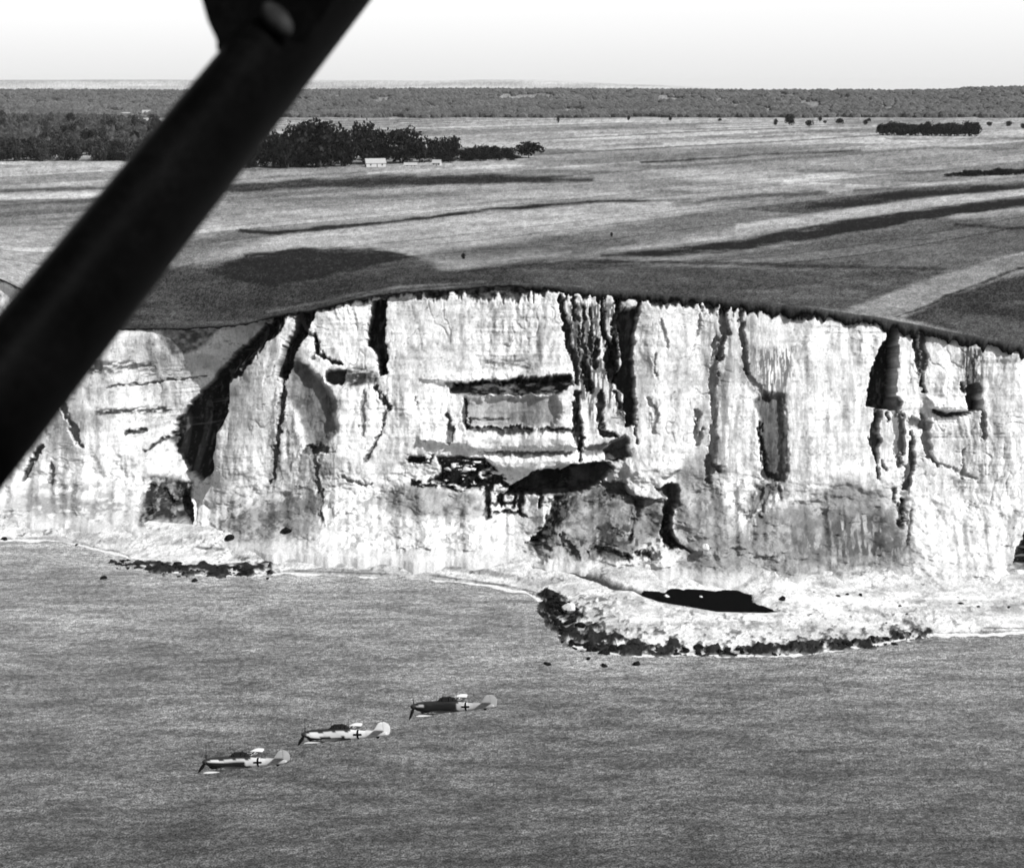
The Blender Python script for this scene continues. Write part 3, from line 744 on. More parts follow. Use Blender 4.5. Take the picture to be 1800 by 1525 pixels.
# for each fan direction, rows from shore - 12 m to the toe + 6 m
ba = np.concatenate([np.linspace(-.84, -.505, 60), np.linspace(-0.50, 0.50, 1000), np.linspace(.505, .84, 60)])
bpx = CX + FPX * ba * CP * 1.0
toe_yy = np.interp(ba, X[2] / Y0[0], Y0[0]); toe_yy = toe_yy + 5.0
sha = shx / shy
shore_y = np.interp(ba, sha, shy)
t = np.linspace(0, 1, 150)[:, None]
BY = (shore_y - 14)[None, :] * (1 - t) + toe_yy[None, :] * t
BX = ba[None, :] * BY
poly = list(zip(shx, shy)) + [(900, 600), (-900, 600)]
sdist = poly_sd(BX, BY, poly) + 1.3 * fbm(BX / 6, BY / 6, 111, 4)
BZ = np.where(sdist < 0, sdist * 0.12, 3.4 * (1 - np.exp(-np.clip(sdist, 0, None) / 14.0)))
BZ += 0.18 * fbm(BX / 5, BY / 5, 112, 4) * sstep(0, 3, sdist)
toe_rise = sstep(14, 2, toe_yy[None, :] - BY) * 2.0
BZ += toe_rise
POOL = [(1132, 1038), (1168, 1040), (1180, 1034), (1260, 1037), (1290, 1036), (1322, 1044), (1324, 1058), (1368, 1075), (1345, 1077), (1260, 1075), (1220, 1068), (1160, 1058), (1128, 1047)]
poolw = [ray_z(px, py, 1.9) for px, py in POOL]
pd = poly_sd(BX, BY, poolw)
CH = [ray_z(px, py, 2.2) for px, py in [(945, 1000), (1000, 1008), (1050, 1020), (1090, 1034), (1140, 1041)]]
chd = np.full(BX.shape, 1e9)
for p, q in zip(CH[:-1], CH[1:]):
    d, _ = seg_dist(BX, BY, p, q); chd = np.minimum(chd, d)
chd += 0.5 * fbm(BX / 2, BY / 2, 113, 3)
POOLZ = 1.9
BZ = np.where(pd > -12, np.minimum(BZ, POOLZ + 0.06 - 0.6 * sstep(-.3, .6, pd) + 0.26 * np.clip(-pd, 0, 12) ** 1.1), BZ)
BZ -= 0.9 * sstep(1.6, 0.6, chd)
BQX, BQY = project(BX, BY, BZ)
BA = 0.50 + 0.16 * fbm(BX / 20, BY / 5, 114, 3)
BA = np.where(sdist < 0.4, 0.30, BA)
# rubble thrown down along the upper beach
rub = np.clip(fbm(BX / 1.3, BY / 1.3, 129, 4), 0, 1) * sstep(-.1, .4, fbm(BX / 12, BY / 6, 130, 3))
BZ += .9 * rub * sstep(1, 4, sdist) * (pd < -2) * (chd > 2)
BA *= 1 - 0.35 * sstep(0.05, 0.5, fbm(BX / 3.2, BY / 3.2, 115, 4)) - .3 * sstep(0.1, .5, fbm(BX / 25, BY / 4, 125, 4))
sp_ = sstep(.34, .5, fbm(BX / 1.1, BY / 1.6, 126, 3)) * sstep(-.2, .3, fbm(BX / 22, BY / 9, 127, 2)); BA = BA * (1 - sp_ * .8) + .04 * sp_ * .8
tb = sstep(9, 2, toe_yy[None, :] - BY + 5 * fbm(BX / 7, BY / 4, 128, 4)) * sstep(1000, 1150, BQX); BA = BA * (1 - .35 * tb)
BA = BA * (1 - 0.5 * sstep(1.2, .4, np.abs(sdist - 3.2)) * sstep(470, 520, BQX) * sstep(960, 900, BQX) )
m = sstep(1.7, 0.6, chd); BA = BA * (1 - m) + 0.03 * m
m = smask(BQX + 4 * fbm(BX / 5, BY / 5, 116), BQY, [(862, 952, 1.5), (866, 970, 2), (885, 985, 2), (900, 990, 1)], 2); BA = BA * (1 - m * .6) + .12 * m * .6
for pts in [[(-50, 950, 3), (20, 950, 3)], [(345, 962, 2), (380, 965, 3), (400, 966, 2)], [(1730, 1103, 1.5), (1850, 1105, 1.5)], [(520, 1003, 1.2), (760, 1011, 1.4), (900, 1030, 1.6), (940, 1040, 1.4)],
            [(1580, 1076, 1), (1605, 1074, 1)], [(430, 968, 1), (560, 972, 1.4)]]:
    m = smask(BQX + 3 * fbm(BX / 4, BY / 4, 117), BQY, pts, 1.5) * sstep(-.3, .1, fbm(BX / 4, BY / 4, 118)); BA = BA * (1 - m * .85) + .05 * m * .85
# weed covered reefs at the water's edge
r1 = pmask(BQX + 8 * fbm(BX / 4, BY / 4, 119), BQY + 9 * fbm(BX / 3, BY / 3, 120), [(190, 984), (260, 984), (330, 991), (480, 990), (490, 1012), (330, 1022), (240, 1006), (185, 1002)], 3)
r2 = pmask(BQX + 8 * fbm(BX / 4, BY / 4, 121), BQY + 6 * 1.6 * fbm(BX / 3, BY / 3, 122), [(945, 1044), (990, 1044), (1010, 1070), (1050, 1096), (1100, 1122), (1250, 1134), (1400, 1130), (1500, 1124), (1570, 1112), (1640, 1106), (1640, 1122), (1500, 1146), (1300, 1156), (1100, 1154), (990, 1136), (945, 1075)], 3)
rm = np.maximum(r1 * sstep(-.42, -.1, fbm(BX / 3.5, BY / 2.5, 123, 4)), r2 * sstep(-0.06, 0.12, fbm(BX / 2.6, BY / 2.4, 123, 5) + .25 * sstep(3.5, 0, np.abs(sdist - 1.5))))
BA = BA * (1 - rm) + 0.009 * rm
BZ += rm * (.2 + 1.5 * np.clip(fbm(BX / 2.6, BY / 2.0, 124, 5) + .1, 0, 1))
spk = sstep(.16, .3, fbm(BX / 1.2, BY / 1.8, 171, 4)) * pmask(BQX, BQY, [(930, 1040), (1030, 1040), (1120, 1095), (1400, 1110), (1600, 1085), (1650, 1120), (1500, 1150), (1300, 1160), (990, 1145)], 12)
BA = BA * (1 - spk * .85) + .02 * spk * .85; BZ += .3 * spk
BA = BA.clip(0.012, 0.66)
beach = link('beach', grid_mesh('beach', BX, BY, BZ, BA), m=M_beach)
tag(beach, kind='structure')
# pool: a level sheet of water lying in the hollow
def flat_poly(name, pts, z, m):
    me = bpy.data.meshes.new(name)
    me.from_pydata([(p[0], p[1], z) for p in pts], [], [list(range(len(pts)))]); me.update()
    o = link(name, me, m=m)
    if me.polygons[0].normal.z < 0: me.flip_normals()
    return o
cxp = sum(p[0] for p in poolw) / len(poolw); cyp = sum(p[1] for p in poolw) / len(poolw)
dense = []
for i in range(len(poolw)):
    p, q = poolw[i], poolw[(i + 1) % len(poolw)]
    for k in range(14):
        u = k / 14; X_ = p[0] + (q[0] - p[0]) * u; Y_ = p[1] + (q[1] - p[1]) * u
        dense.append((X_ + .8 * float(fbm(X_ / 1.5, Y_ / 1.5, 133, 3)), Y_ + 1.6 * float(fbm(X_ / 1.5, Y_ / 1.5, 134, 3))))
pool = flat_poly('tidal_pool', [(cxp + (p[0] - cxp) * 1.0, cyp + (p[1] - cyp) * 1.02) for p in dense], POOLZ, M_pool)
tag(pool, 'long black pool of still water lying on the beach', 'pool', kind='structure')

# ------------------------------------------------------------------ sea, foam
sa_ = np.linspace(-.84, .84, 520)[None, :]
sy_ = np.concatenate([[-3000.], 1 / np.linspace(1 / 60., 1 / 420., 400)])[:, None]
SX_ = np.where(sy_ < 0, np.linspace(-9000, 9000, 520)[None, :], sa_ * sy_); SY_ = sy_ + 0 * SX_
SX_[:, 0] = -9000; SX_[:, -1] = 9000
sdd = SY_ - np.interp(sa_, sha, shy)
SA_ = .150 + .10 * np.exp(-np.clip(-sdd, 0, None) / 45.0) * (1 - .5 * sstep(-.05, .25, sa_)) + 0.065 * fbm(SX_ / 34, SY_ / 13, 151, 5)
SA_ += .012 * fbm(SX_ / 8, SY_ / 2.5, 152, 3)
# silt and shallow water are lighter, deeper water far out darker
SA_ *= 1 - .62 * sstep(285, 170, SY_ + 22 * fbm(SX_ / 45, SY_ / 30, 153, 3))
sea = link('sea', grid_mesh('sea', SX_, SY_, np.zeros(SX_.shape), SA_.clip(.03, .3)), m=M_sea)
tag(sea, kind='structure')
fp = []
n = 900
us = np.linspace(-.46, .46, n)
fy = np.interp(us, sha, shy)
fn = fbm(us * 60, us * 0, 131, 4)
fw = 0.35 + 1.6 * np.clip(fn + .12, 0, 1)
px_ = CX + FPX * us * CP
fw *= 0.5 + 0.9 * ((px_ < 190) | ((px_ > 500) & (px_ < 960)) | (px_ > 1620))
jy_ = 0.9 * fbm(us * 140, us * 0, 132, 4)
FXs = np.stack([us * (fy - 1.5 - fw + jy_), us * (fy - .4 + jy_)]); FYs = np.stack([fy - 1.5 - fw + jy_, fy - .4 + jy_])
foam = link('surf', grid_mesh('surf', FXs, FYs, np.full(FXs.shape, 0.03)), m=M_foam)
tag(foam, kind='stuff')

# ------------------------------------------------------------------ boulders
def rock_mesh(name, seed, m, flat=.6):
    import bmesh
    bm = bmesh.new(); bmesh.ops.create_icosphere(bm, subdivisions=3, radius=1)
    r = random.Random(seed)
    cuts = [Vector((r.uniform(-1, 1), r.uniform(-1, 1), r.uniform(-.6, 1))).normalized() for _ in range(9)]
    ds = [r.uniform(.55, .85) for _ in cuts]
    for v in bm.verts:
        c = v.co.copy()
        for nrm, d in zip(cuts, ds):
            k = c.dot(nrm) - d
            if k > 0: c -= nrm * k
        c *= 1 + r.uniform(-.03, .03)
        v.co = Vector((c.x, c.y * .85, c.z * flat))
    me = bpy.data.meshes.new(name); bm.to_mesh(me); bm.free(); me.materials.append(m)
    return me
rocks = [rock_mesh('boulder', k, M_rock) for k in range(6)]
crocks = [rock_mesh('chalk_boulder', 50 + k, M_chalkrock, .75) for k in range(3)]
def beach_z(x, y):
    a = x / y
    sy = float(np.interp(a, sha, shy)); d = (y - sy) * .9
    return 3.4 * (1 - math.exp(-max(d, 0) / 14)) if d > 0 else max(d * .12, -.3)
def put_rock(px, py, size, me, name, label, group=None, z=None):
    zz = 1.0 if z is None else z
    for _ in range(4):
        x, y = ray_z(px, py, zz + .2)
        if z is None: zz = beach_z(x, y)
    o = bpy.data.objects.new(name, me); C.objects.link(o)
    o.location = (x, y, zz); o.scale = (size, size * random.uniform(.7, 1.1), size * random.uniform(.7, 1.1)); o.rotation_euler = (0, 0, random.uniform(0, 6.28))
    tag(o, label, 'boulder', group)
    return o
def along(pts):
    segs = list(zip(pts[:-1], pts[1:])); ls = [math.hypot(b[0] - a[0], b[1] - a[1]) for a, b in segs]
    u = random.uniform(0, sum(ls))
    for (a, b), l in zip(segs, ls):
        if u <= l: return a[0] + (b[0] - a[0]) * u / l, a[1] + (b[1] - a[1]) * u / l
        u -= l
    return pts[-1]
for k in range(95):
    px, py = along([(205, 988), (240, 998), (330, 1005), (400, 1004), (478, 1002)])
    put_rock(px, py + random.gauss(0, 4.5), random.uniform(.5, 1.3), random.choice(rocks), 'boulder',
             'small black boulder packed into the dark reef at the left end of the beach', 'boulders of the left reef')
for k in range(60):
    px, py = along([(955, 1056), (985, 1085), (1010, 1110), (1060, 1125)])
    put_rock(px + random.gauss(0, 16), py + random.gauss(0, 12), random.uniform(.4, 1.25), random.choice(rocks), 'boulder',
             'small black boulder scattered where the beach turns at its seaward corner', 'boulders at the seaward corner of the beach')
for k in range(120):
    px, py = along([(990, 1132), (1060, 1140), (1200, 1144), (1300, 1145), (1400, 1140), (1500, 1130), (1600, 1114)])
    put_rock(px, py + random.gauss(0, 4.0), random.uniform(.45, 1.35), random.choice(rocks), 'boulder',
             'small black boulder in the long dark reef edging the seaward tip of the beach', 'boulders of the long right reef')
for k in range(22):
    px = random.uniform(1380, 1790); py = random.uniform(1030, 1096) - (px > 1700) * 25
    put_rock(px, py, random.uniform(.3, .7), random.choice(rocks), 'boulder', 'little dark stone strewn on the pale shingle right of the pool', 'stones strewn on the right beach')
for (px, py, sz, lab, dark, z) in [
    (962, 1165, 1.0, 'dark boulder alone in the sea, leftmost of three off the beach corner', 1, 0.1),
    (1120, 1165, 1.1, 'dark boulder alone in the sea, rightmost of three off the beach corner', 1, 0.1),
    (1062, 1168, 1.0, 'dark boulder in the sea ringed by white foam between two others', 1, 0.1),
    (1034, 1156, .7, 'small dark boulder awash just off the reef tip', 1, 0.1),
    (182, 1014, 1.0, 'flat dark boulder in the water beyond the left reef end', 1, 0.1),
    (470, 1015, .5, 'small dark boulder in the water below the right end of the left reef', 1, 0.1),
    (342, 1019, .9, 'dark boulder in the water below the middle of the left reef', 1, 0.1),
    (134, 958, .9, 'dark boulder on the waterline near the left end of the beach', 1, None),
    (8, 947, 1.2, 'dark boulder on the waterline at the far left', 1, None),
    (330, 952, 1.3, 'dark boulder on the beach below the black cleft', 1, None),
    (405, 943, 1.5, 'round dark boulder at the foot of the grey talus', 1, 4.2),
    (503, 930, 1.4, 'dark boulder lying on the grey talus slope', 1, 6.5),
    (1629, 1011, 1.3, 'lone black boulder on pale shingle below the white scree cone', 1, None),
    (1375, 1052, 1.4, 'dark tilted boulder beside the right end of the pool', 1, None),
    (1688, 1060, .9, 'dark stone at the end of a weed line on the right beach', 1, None),
    (1000, 1066, 1.9, 'white chalk block among the black boulders of the beach corner', 0, None),
    (1240, 960, 1.5, 'small square white chalk block on the grey talus', 0, 9.5),
    (1172, 1046, .7, 'small pale rock standing in the left end of the pool', 0, 1.9),
    (1232, 1047, .45, 'tiny pale rock standing in the middle of the pool', 0, 1.9),
    (1796, 1008, 2.2, 'rounded pale chalk boulder inside the shadowed cove at the right', 0, 4.0),
    (358, 822, 1.8, 'pale chalk block wedged at the foot of the black shadowed gully', 0, None)]:
    if lab.startswith('pale chalk block wedged'):
        continue
    put_rock(px, py, sz, random.choice(rocks if dark else crocks), 'boulder' if dark else 'chalk_boulder', lab, None, z)

# ------------------------------------------------------------------ trees
def crown_mesh(name, seed, m, n_clump=30, per=46, leaf=.075, shape=(1, 1, .85)):
    """unit crown: radius ~1 about (0,0,0); many small leaf faces gathered in clumps"""
    r = np.random.default_rng(seed)
    cl = r.normal(size=(n_clump, 3)); cl /= np.linalg.norm(cl, axis=1)[:, None]
    cl *= (0.35 + 0.5 * r.random((n_clump, 1)))
    cl[:, 2] = cl[:, 2] * .85
    cr = 0.22 + 0.2 * r.random(n_clump)
    V = []; F = []
    pts = []
    for c, q in zip(cl, cr):
        d = r.normal(size=(per, 3)); d /= np.linalg.norm(d, axis=1)[:, None]
        pts.append(c + d * q * (0.75 + .35 * r.random((per, 1))))
    P = np.vstack(pts) * np.array(shape)
    k = len(P)
    a = r.normal(size=(k, 3)); a /= np.linalg.norm(a, axis=1)[:, None]
    b = np.cross(a, r.normal(size=(k, 3))); b /= np.linalg.norm(b, axis=1)[:, None]
    sz = leaf * (0.7 + .8 * r.random((k, 1)))
    V = np.stack([P - a * sz, P + b * sz * .8, P + a * sz, P - b * sz * .8], 1).reshape(-1, 3)
    F = np.arange(4 * k).reshape(k, 4)
    me = np_mesh(name, V, F, smooth=False); me.materials.append(m)
    return me
def trunk_mesh(name, seed):
    r = random.Random(seed); V = []; F = []
    def limb(p, q, r0, r1, nseg=4, ns=7):
        b0 = len(V); d = (q - p); zax = d.normalized(); xa = zax.orthogonal().normalized(); ya = zax.cross(xa)
        for i in range(nseg + 1):
            u = i / nseg; c = p + d * u + Vector((r.uniform(-.02, .02), r.uniform(-.02, .02), 0)) * (0 < i < nseg); rr = r0 + (r1 - r0) * u
            for j in range(ns):
                a = j / ns * 2 * math.pi; V.append(c + (xa * math.cos(a) + ya * math.sin(a)) * rr)
        for i in range(nseg):
            for j in range(ns):
                F.append((b0 + i * ns + j, b0 + i * ns + (j + 1) % ns, b0 + (i + 1) * ns + (j + 1) % ns, b0 + (i + 1) * ns + j))
    limb(Vector((0, 0, -.1)), Vector((0, 0, .5)), .05, .032)
    for k in range(5):
        a = k * 1.3 + r.uniform(0, .5)
        limb(Vector((0, 0, .28 + .05 * k)), Vector((math.cos(a) * .25, math.sin(a) * .25, .5 + .07 * k)), .02, .006)
    me = np_mesh(name, [tuple(v) for v in V], F); me.materials.append(M_bark)
    return me
dark_crowns = [crown_mesh('crown', 200 + k, M_leafdark) for k in range(5)]
grey_crowns = [crown_mesh('crown', 300 + k, M_leaf) for k in range(4)]
trunks = [trunk_mesh('trunk', k) for k in range(3)]
def tree(x, y, z, h, wd, crowns, name, label, group=None, low=0.0, cat='tree'):
    e = bpy.data.objects.new(name, None); C.objects.link(e); e.empty_display_size = .1
    e.location = (x, y, z); e.rotation_euler = (0, 0, random.uniform(0, 6.28))
    tag(e, label, cat, group)
    c = bpy.data.objects.new('crown', random.choice(crowns)); C.objects.link(c); c.parent = e
    zb = h * (.12 - low)
    c.location = (0, 0, (h + zb) / 2); c.scale = (wd / 2, wd / 2, (h - zb) / 2 / .82)
    t = bpy.data.objects.new('trunk', random.choice(trunks)); C.objects.link(t); t.parent = e; t.scale = (h * .7, h * .7, h * .9)
    return e
def tree_px(px, base, top, wpx, crowns, name, label, group=None, low=0.08, back=0):
    x, y, z = plateau_at(px, base)
    if back:
        x *= (y + back) / y; y += back; z = ground_z(x, y)
    sc = math.hypot(y, 50) / FPX
    pb = project(x, y, z)[1]
    h = max(2.0, (pb - top) * sc); wd = wpx * sc
    return tree(x, y, z, h, wd, crowns, name, label, group, low)
# grove in the middle distance, lone and paired crowns named by their places
G = [(448, 297, 252, 44, 'leafy dark tree just right of the aircraft strut at the grove end'),
     (480, 297, 226, 46, 'dark tree second from the strut in the middle grove'),
     (521, 297, 214, 40, 'narrow dark tree rising left of the biggest crown in the grove'),
     (562, 297, 210, 88, 'broad dark tree, the biggest rounded crown in the grove'),
     (604, 296, 228, 46, 'dark tree filling in right of the biggest crown'),
     (640, 292, 214, 52, 'tall dark tree standing behind the farm buildings'),
     (670, 290, 226, 44, 'dark tree right of the tall one behind the farm buildings'),
     (708, 290, 221, 66, 'wide dark dome shaped tree right of the farm buildings'),
     (738, 289, 246, 36, 'low dark tree between the dome shaped tree and the twin trees'),
     (762, 288, 242, 28, 'small round dark tree left of the twin trees'),
     (783, 287, 237, 22, 'left of the slim twin trees in the grove'),
     (800, 286, 238, 22, 'right of the slim twin trees in the grove'),
     (822, 284, 257, 34, 'bushy low tree right after the twin trees'),
     (846, 284, 255, 34, 'bushy low tree midway in the low right part of the grove'),
     (868, 283, 256, 32, 'bushy low tree in the low right part, third from the grove end'),
     (890, 282, 257, 26, 'little bushy tree just left of the round end tree'),
     (929, 281, 247, 46, 'round dark tree closing the right end of the grove')]
for px, b, t_, wp, lab in G:
    tree_px(px, b - 3, t_, wp * 1.12, dark_crowns, 'broadleaf_tree', lab, 'trees of the middle grove', .12)
for k in range(60):
    u = random.random(); px = 436 + u * 490
    b = 299 - u * 17
    tp = lerp_pts(px, [(436, 266), (520, 250), (600, 255), (700, 262), (760, 266), (930, 267)]) + random.uniform(-10, 8)
    if 622 < px < 775: b -= 9
    tree_px(px, b, tp, random.uniform(22, 38), dark_crowns, 'broadleaf_tree', 'low dark tree in the undergrowth fringe of the middle grove', 'low trees along the middle grove', .14, random.uniform(0, 60))
# left wood: front trees as individuals
for k in range(130):
    px = random.uniform(-40, 440)
    back = abs(random.gauss(0, 1)) * 300 if k % 5 > 2 else random.uniform(0, 40)
    b = 284 if px < 280 else 290
    x, y, z = plateau_at(px, b)
    x *= (y + back) / y; y += back; z = ground_z(x, y)
    h = random.uniform(13, 19) * (1 + back / 1500)
    tree(x, y, z, h, random.uniform(11, 17), grey_crowns if random.random() < .75 else dark_crowns, 'broadleaf_tree',
         'grey leafed tree in the wood left of the aircraft strut', 'trees of the left wood', .12)
# dark shelter belt at the right
for k in range(34):
    px = 1549 + (k % 17) * 10.3 + random.uniform(-3, 3)
    tree_px(px, 238 + (px - 1540) * .013, random.choice([214, 216, 217, 213, 219]), random.uniform(15, 21), dark_crowns, 'shelter_tree',
            'dark tree in the long narrow shelter belt at the upper right', 'trees of the right shelter belt', .14, (k // 17) * 14)
for px, b, tp, wp, lab in [
    (1363, 220, 208, 8, 'thin little tree left of the largest lone field tree'),
    (1388, 220, 201, 21, 'largest dark tree standing alone in the far field'),
    (1422, 223, 210, 14, 'dark low tree just right of the largest lone field tree'),
    (1441, 214, 204, 7, 'tiny thin tree, left of a tiny pair in the far field'),
    (1450, 217, 211, 7, 'tiny low tree, right of a tiny pair in the far field'),
    (1475, 218, 207, 17, 'round dark field tree midway to the shelter belt'),
    (1521, 220, 210, 9, 'slender dark field tree left of the shelter belt'),
    (1527, 214, 207, 9, 'little dark tree leaning behind the slender one near the belt'),
    (1739, 222, 214, 11, 'first lone tree right of the shelter belt'),
    (1772, 222, 212, 13, 'second lone tree right of the shelter belt'),
    (1799, 226, 216, 12, 'dark tree cut by the right edge of the photo'),
    (1265, 213, 208, 9, 'tiny dark tree on the pale far field before the woods'),
    (1105, 212, 203, 6, 'tiny tree at the wood edge, centre of the far field'),
    (1178, 212, 204, 6, 'tiny tree at the wood edge, right of the centre of the far field'),
    (981, 217, 203, 5, 'tiny tree at the wood edge, above the round end tree of the grove'),
    (815, 455, 447, 8, 'little dark bush alone in the near field above the cliff'),
    (1075, 416, 410, 5, 'very small dark bush alone beside a field path')]:
    tree_px(px, b, tp, wp, dark_crowns, 'field_tree', lab, None, .15)
for k in range(16):
    px = 1668 + k * 10.5
    tree_px(px, 311 - k * .35 + random.uniform(-1, 1), 297 - k * .25 + random.uniform(-2, 3) + (6 if k < 3 else 0), random.uniform(14, 20), dark_crowns, 'hedge_bush',
            'dark bush in the ragged hedge at the right edge of the fields', 'bushes of the right hedge', .15)

# far woods: canopies nobody could count, one object
def canopy(name, pts, seed, m, hs):
    import bmesh
    bm = bmesh.new(); bmesh.ops.create_icosphere(bm, subdivisions=1, radius=1)
    bv = np.array([v.co[:] for v in bm.verts]); bf = np.array([[v.index for v in f.verts] for f in bm.faces]); bm.free()
    r = np.random.default_rng(seed)
    n = len(pts); P = np.array(pts)
    V = bv[None] * (1 + .35 * (r.random((n, len(bv), 1)) - .5))
    V = V * hs[:, None, :] + P[:, None, :]
    F = bf[None] + (np.arange(n) * len(bv))[:, None, None]
    return link(name, np_mesh(name, V.reshape(-1, 3), F.reshape(-1, 3), smooth=False), m=m)
r = np.random.default_rng(5)
N = 15000
aa = r.uniform(-.41, .41, N); yy = 2420 * (4300 / 2420) ** (r.random(N) ** 1.15)
keep = (yy > 2520 + 60 * fbm(aa * 40, aa * 0, 141, 3)) & ((fbm(aa * 60, yy / 260, 142, 3) > -.32) | (yy < 2620))
aa, yy = aa[keep], yy[keep]
zz = plateau_z(aa, yy, np.full(len(aa), 350.), np.full(len(aa), 55.))
hs = np.stack([r.uniform(6, 13, len(aa)), r.uniform(6, 13, len(aa)), r.uniform(4, 9, len(aa))], 1)
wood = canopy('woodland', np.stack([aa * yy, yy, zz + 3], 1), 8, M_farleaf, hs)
tag(wood, 'wide grey band of distant woodland under the skyline', kind='stuff')
N = 2600
pxl = r.uniform(-120, 440, N); back = r.random(N) ** 0.9 * 1150
bx_, by_, bz_ = [], [], []
for p_, b_ in zip(pxl, back):
    a = (p_ - CX) / FPX / CP; y = 1150 + b_
    bx_.append(a * y); by_.append(y)
bx_ = np.array(bx_); by_ = np.array(by_)
k_ = by_ < 1300 + 900 * sstep(430, 200, pxl)
bx_, by_ = bx_[k_], by_[k_]
zz = plateau_z(bx_ / by_, by_, np.full(len(bx_), 350.), np.full(len(bx_), 55.))
hs = np.stack([r.uniform(4, 8, len(bx_)), r.uniform(4, 8, len(bx_)), r.uniform(5, 9, len(bx_))], 1)
w2 = canopy('woodland', np.stack([bx_, by_, zz + 7], 1), 9, M_leaf, hs)
tag(w2, 'dense wood running back behind the left front trees', kind='stuff')

# ------------------------------------------------------------------ buildings
def house(px, py, wpx, hpx, depth, label, rot=0.1, name='farmhouse', group=None, wallmat=None):
    x, y, z = plateau_at(px, py)
    sc = math.hypot(y, 50) / FPX
    W = wpx * sc; H = hpx * sc; Dp = depth
    e = bpy.data.objects.new(name, None); C.objects.link(e); e.location = (x, y, z - .2); e.rotation_euler = (0, 0, rot)
    tag(e, label, 'building', group)
    hw, hd, he = W / 2, Dp / 2, H * .5
    V = [(-hw, -hd, 0), (hw, -hd, 0), (hw, hd, 0), (-hw, hd, 0), (-hw, -hd, he), (hw, -hd, he), (hw, hd, he), (-hw, hd, he), (-hw, 0, H), (hw, 0, H)]
    F = [(0, 1, 5, 4), (1, 2, 6, 9, 5), (2, 3, 7, 6), (3, 0, 4, 8, 7)]
    me = bpy.data.meshes.new('wall'); me.from_pydata(V, [], F); me.update(); link('wall', me, e, wallmat or M_wall)
    ov = .35; th = .18
    V = []; F = []
    for sgn in (-1, 1):
        b0 = len(V)
        a = [(-hw - ov, sgn * (hd + ov), he - ov * (H - he) / hd + .05), (hw + ov, sgn * (hd + ov), he - ov * (H - he) / hd + .05), (hw + ov, 0, H + .05), (-hw - ov, 0, H + .05)]
        V += a + [(p[0], p[1], p[2] + th) for p in a]
        F += [tuple(b0 + i for i in f) for f in [(0, 1, 2, 3), (4, 5, 6, 7), (0, 1, 5, 4), (1, 2, 6, 5), (2, 3, 7, 6), (3, 0, 4, 7)]]
    me = bpy.data.meshes.new('roof'); me.from_pydata(V, [], F); me.update(); link('roof', me, e, M_roof)
    for (wx, ww, z0, z1, nm) in [(-hw * .55, .9, he * .4, he * .8, 'window'), (hw * .1, .5, 0.05, he * .75, 'door'), (hw * .62, .9, he * .4, he * .8, 'window')]:
        V = [(wx - ww / 2, -hd - .04, z0), (wx + ww / 2, -hd - .04, z0), (wx + ww / 2, -hd - .04, z1), (wx - ww / 2, -hd - .04, z1)]
        V += [(p[0], -hd + .02, p[2]) for p in V]
        F = [(0, 1, 2, 3), (0, 1, 5, 4), (1, 2, 6, 5), (2, 3, 7, 6), (3, 0, 4, 7)]
        me = bpy.data.meshes.new(nm); me.from_pydata(V, [], F); me.update(); link(nm, me, e, M_dark)
    return e
house(660, 293, 34, 14, 7, 'low pale farmhouse with light gabled roof at the grove foot', .25)
house(768, 291, 14, 10, 5, 'tiny white hut at the edge of the grove, right of the farmhouse', -.2, 'hut')
house(722, 293, 22, 7, 4, 'low pale outbuilding between farmhouse and white hut', .05, 'outbuilding')
house(221, 206, 16, 8, 9, 'white far house above the left wood, left of two', .1)
house(258, 205, 14, 11, 9, 'white far house above the left wood, right of two beside the strut', -.1)

# ------------------------------------------------------------------ fighter aircraft
ST = [  # x from nose, half width, half height, centre z
    (0.62, .30, .33, -.02), (0.9, .36, .42, -.03), (1.4, .41, .50, -.05), (2.1, .43, .55, -.06), (2.8, .43, .58, -.05), (3.4, .42, .60, 0.0), (4.2, .41, .58, 0.03),
    (5.0, .37, .50, .03), (5.8, .31, .42, .03), (6.6, .24, .34, .04), (7.4, .16, .26, .05), (8.1, .08, .18, .06), (8.45, .03, .09, .06)]
def fus(x):
    p = np.array(ST); return [float(np.interp(x, p[:, 0], p[:, k])) for k in (1, 2, 3)]
def loft(rings, cap=True):
    V = []; F = []
    n = len(rings[0])
    for r_ in rings: V += r_
    for i in range(len(rings) - 1):
        for j in range(n):
            F.append((i * n + j, i * n + (j + 1) % n, (i + 1) * n + (j + 1) % n, (i + 1) * n + j))
    if cap:
        F.append(tuple(range(n))[::-1]); F.append(tuple((len(rings) - 1) * n + j for j in range(n)))
    return V, F
def add(name, V, F, parent, m, alb=None, smooth=True):
    me = bpy.data.meshes.new(name); me.from_pydata([tuple(v) for v in V], [], F); me.update()
    if smooth: me.polygons.foreach_set('use_smooth', [len(f) < 6 for f in F])
    if alb is not None:
        at = me.attributes.new('alb', 'FLOAT', 'POINT'); at.data.foreach_set('value', [float(a) for a in alb])
    return link(name, me, parent, m)
def foil(le, te, z, tk, n=9):
    """closed wing section between leading and trailing edge x"""
    c = te - le; out = []
    us_ = [0.5 * (1 - math.cos(math.pi * i / n)) for i in range(n + 1)]
    def th(u): return tk * (1.48 * math.sqrt(max(u, 0)) - .63 * u - 1.75 * u * u + 1.42 * u ** 3 - .52 * u ** 4)
    for u in us_: out.append((le + c * u, z + th(u) * c))
    for u in reversed(us_[1:-1]): out.append((le + c * u, z - .6 * th(u) * c))
    return out
def surface(stations, axis='y'):
    """stations: (span, le, te, offset, thickness)"""
    rings = []
    for sp, le, te, off, tk in stations:
        sec = foil(le, te, off, tk)
        rings.append([(x, sp, z) if axis == 'y' else (x, z, sp) for x, z in sec])
    return loft(rings)
